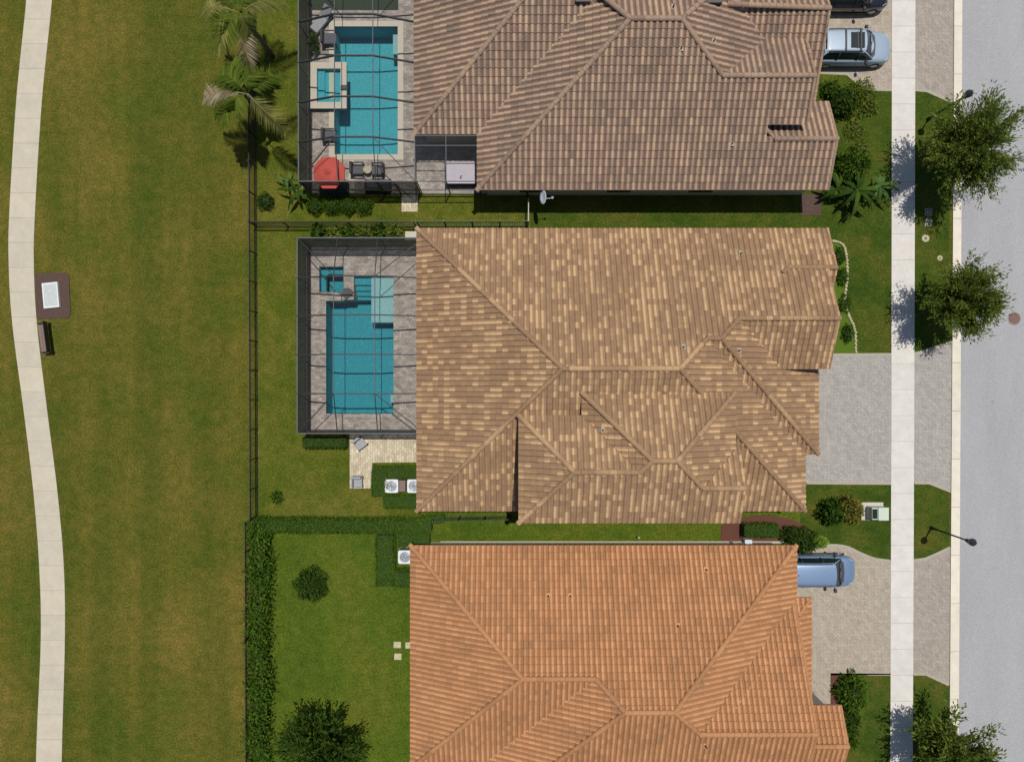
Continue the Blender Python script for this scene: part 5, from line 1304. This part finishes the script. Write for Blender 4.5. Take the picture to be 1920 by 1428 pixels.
obj('vent_cap', MB().lathe([(.2, 2.55), (.02, 2.66)], (x, y, 0), 8, smooth=False), M['red'], t)
# lounger, rug plant
x, y = XY(606, 44); t = thing('sun_lounger', 'grey sun lounger set diagonally at the upper left of the long pool deck', 'sun lounger', (x, y, .03), R(-40))
obj('frame', MB().box(-.33, .33, -.85, .75, .22, .28), M['bronze'], t, world=False); obj('mattress', MB().box(-.29, .29, -.8, .25, .28, .36), M['grey'], t, world=False, bevel=.03)
m = MB(); m.add([(-.29, .25, .3), (.29, .25, .3), (.29, .85, .72), (-.29, .85, .72), (-.29, .25, .38), (.29, .25, .38), (.29, .8, .79), (-.29, .8, .79)], [(0, 3, 2, 1), (4, 5, 6, 7), (0, 1, 5, 4), (1, 2, 6, 5), (2, 3, 7, 6), (3, 0, 4, 7)]); obj('backrest', m, M['grey'], t, world=False)
for sx in (-.3, .3):
    for sy in (-.75, .65): obj('leg', MB().box(sx-.03, sx+.03, sy-.03, sy+.03, 0, .22), M['bronze'], t, world=False)
x, y = XY(594, 90); t = thing('potted_plant', 'narrow dark green potted plant at the left screen of the long enclosure', 'potted plant', (x, y, .03))
obj('pot', MB().lathe([(.16, .03), (.24, .4), (.2, .42)], (x, y, 0), 14), M['pot'], t)
dq = rdir(420); dq[:, 2] = np.abs(dq[:, 2]); cq = np.array([x, y, .42])+dq*np.array([.3, .62, .7])*(RNG.random((420, 1))**.4)
leaf_obj('foliage', leaf_quads(cq, dq, rdir(420), RNG.uniform(.15, .3, 420), RNG.uniform(.04, .08, 420)), M['leaf_hedge'], t)

# satellite dish
x, y, z = P(1019, 370, 2.75); t = thing('satellite_dish', 'pale grey satellite dish on the wall under the brown roof edge', 'satellite dish', (x, y, 0))
dm = MB(); vs = [(x, y, z)]; n = 20
ax = Vector((-.86, -.1, .5)).normalized(); a1 = Vector((0, 1, .15)); a1 = (a1-ax*a1.dot(ax)).normalized(); a2 = ax.cross(a1)
for k, rr in enumerate((.14, .28, .40)):
    for j in range(n): an = 2*math.pi*j/n; p_ = Vector((x, y, z))+a1*rr*math.cos(an)+a2*rr*.85*math.sin(an)-ax*(-.35*rr*rr); vs.append(tuple(p_))
dm.add(vs, [(0, 1+j, 1+(j+1) % n) for j in range(n)]+[(1+k*n+j, 1+(k+1)*n+j, 1+(k+1)*n+(j+1) % n, 1+k*n+(j+1) % n) for k in (0, 1) for j in range(n)], None, True)
o = obj('reflector', dm, M['dish'], t); sm = o.modifiers.new('solid', 'SOLIDIFY'); sm.thickness = .02
obj('arm', MB().tube([(x, y-.1, z), (x+.5, y-.05, z+.05)], .018, 6), M['dish'], t); obj('receiver', MB().box(x+.46, x+.58, y-.1, y+.02, z, z+.12), M['grey'], t)
obj('bracket', MB().tube([(x, y, z), (x, 11.2, z-.2), (x, 11.62, z-.3)], .025, 6), M['grey'], t)

# bench and slab at the path
t = thing('park_bench', 'brown slatted park bench beside the curving path', 'bench', (*XY(92, 634), 0), R(7.5))
for k in range(3): obj('seat_slat', MB().box(-.27+k*.175, -.11+k*.175, -.98, .98, .43, .46), M['wood'], t, world=False)
b = MB(); b.box(.26, .30, -.98, .98, .5, .82); obj('backrest', b, M['black'], t, world=False)
for y_ in (-.9, .9):
    obj('leg', MB().box(-.2, -.14, y_-.03, y_+.03, 0, .6), M['black'], t, world=False); obj('leg', MB().box(.22, .28, y_-.03, y_+.03, 0, .8), M['black'], t, world=False); obj('armrest', MB().box(-.22, .28, y_-.03, y_+.03, .6, .64), M['black'], t, world=False)
struct('mulch_bed', MB().prism(PX([(67, 516), (72, 512), (124, 511), (130, 517), (133, 590), (128, 596), (70, 598), (68, 560)]), 0, .06), M['dark_mulch'])
t = thing('concrete_slab', 'pale rectangular slab lying in the dark mulch square beside the path', 'slab', (*XY(98, 554), 0))
m = MB().prism(PX([(82, 532), (111, 529), (115, 576), (86, 579)]), .05, .2); obj('slab_body', m, M['acwhite'], t)
m = MB().prism(PX([(85, 535), (109, 532.5), (112, 573), (88, 575.5)]), .2, .206); obj('slab_top', m, M['slabtop'], t)

# utility marker, sprinkler
x, y = XY(1195, 1004); tag(obj('utility_marker', MB().tube([(x, y, 0), (x, y, .55)], .035, 8).lathe([(.05, .5), (.04, .6), (.01, .62)], (x, y, 0), 8), M['white']), 'thin white marker post in the side lawn above the orange roof', 'marker post')
x, y = XY(570, 372); tag(obj('garden_stake', MB().tube([(x, y, 0), (x+.2, y+.35, 1.0), (x+.35, y+.5, 1.35)], .022, 6), M['white']), 'white garden stake leaning by the spiky plant', 'garden stake')
x, y = XY(1398, 1012); t = thing('utility_pedestal', 'small pale blue utility pedestal at the left end of the hedge in the red mulch', 'utility box', (x, y, 0))
obj('cabinet', MB().box(x-.2, x+.2, y-.12, y+.12, 0, .5), M['dish'], t, bevel=.02); obj('lid', MB().box(x-.22, x+.22, y-.14, y+.14, .5, .54), M['dish'], t)
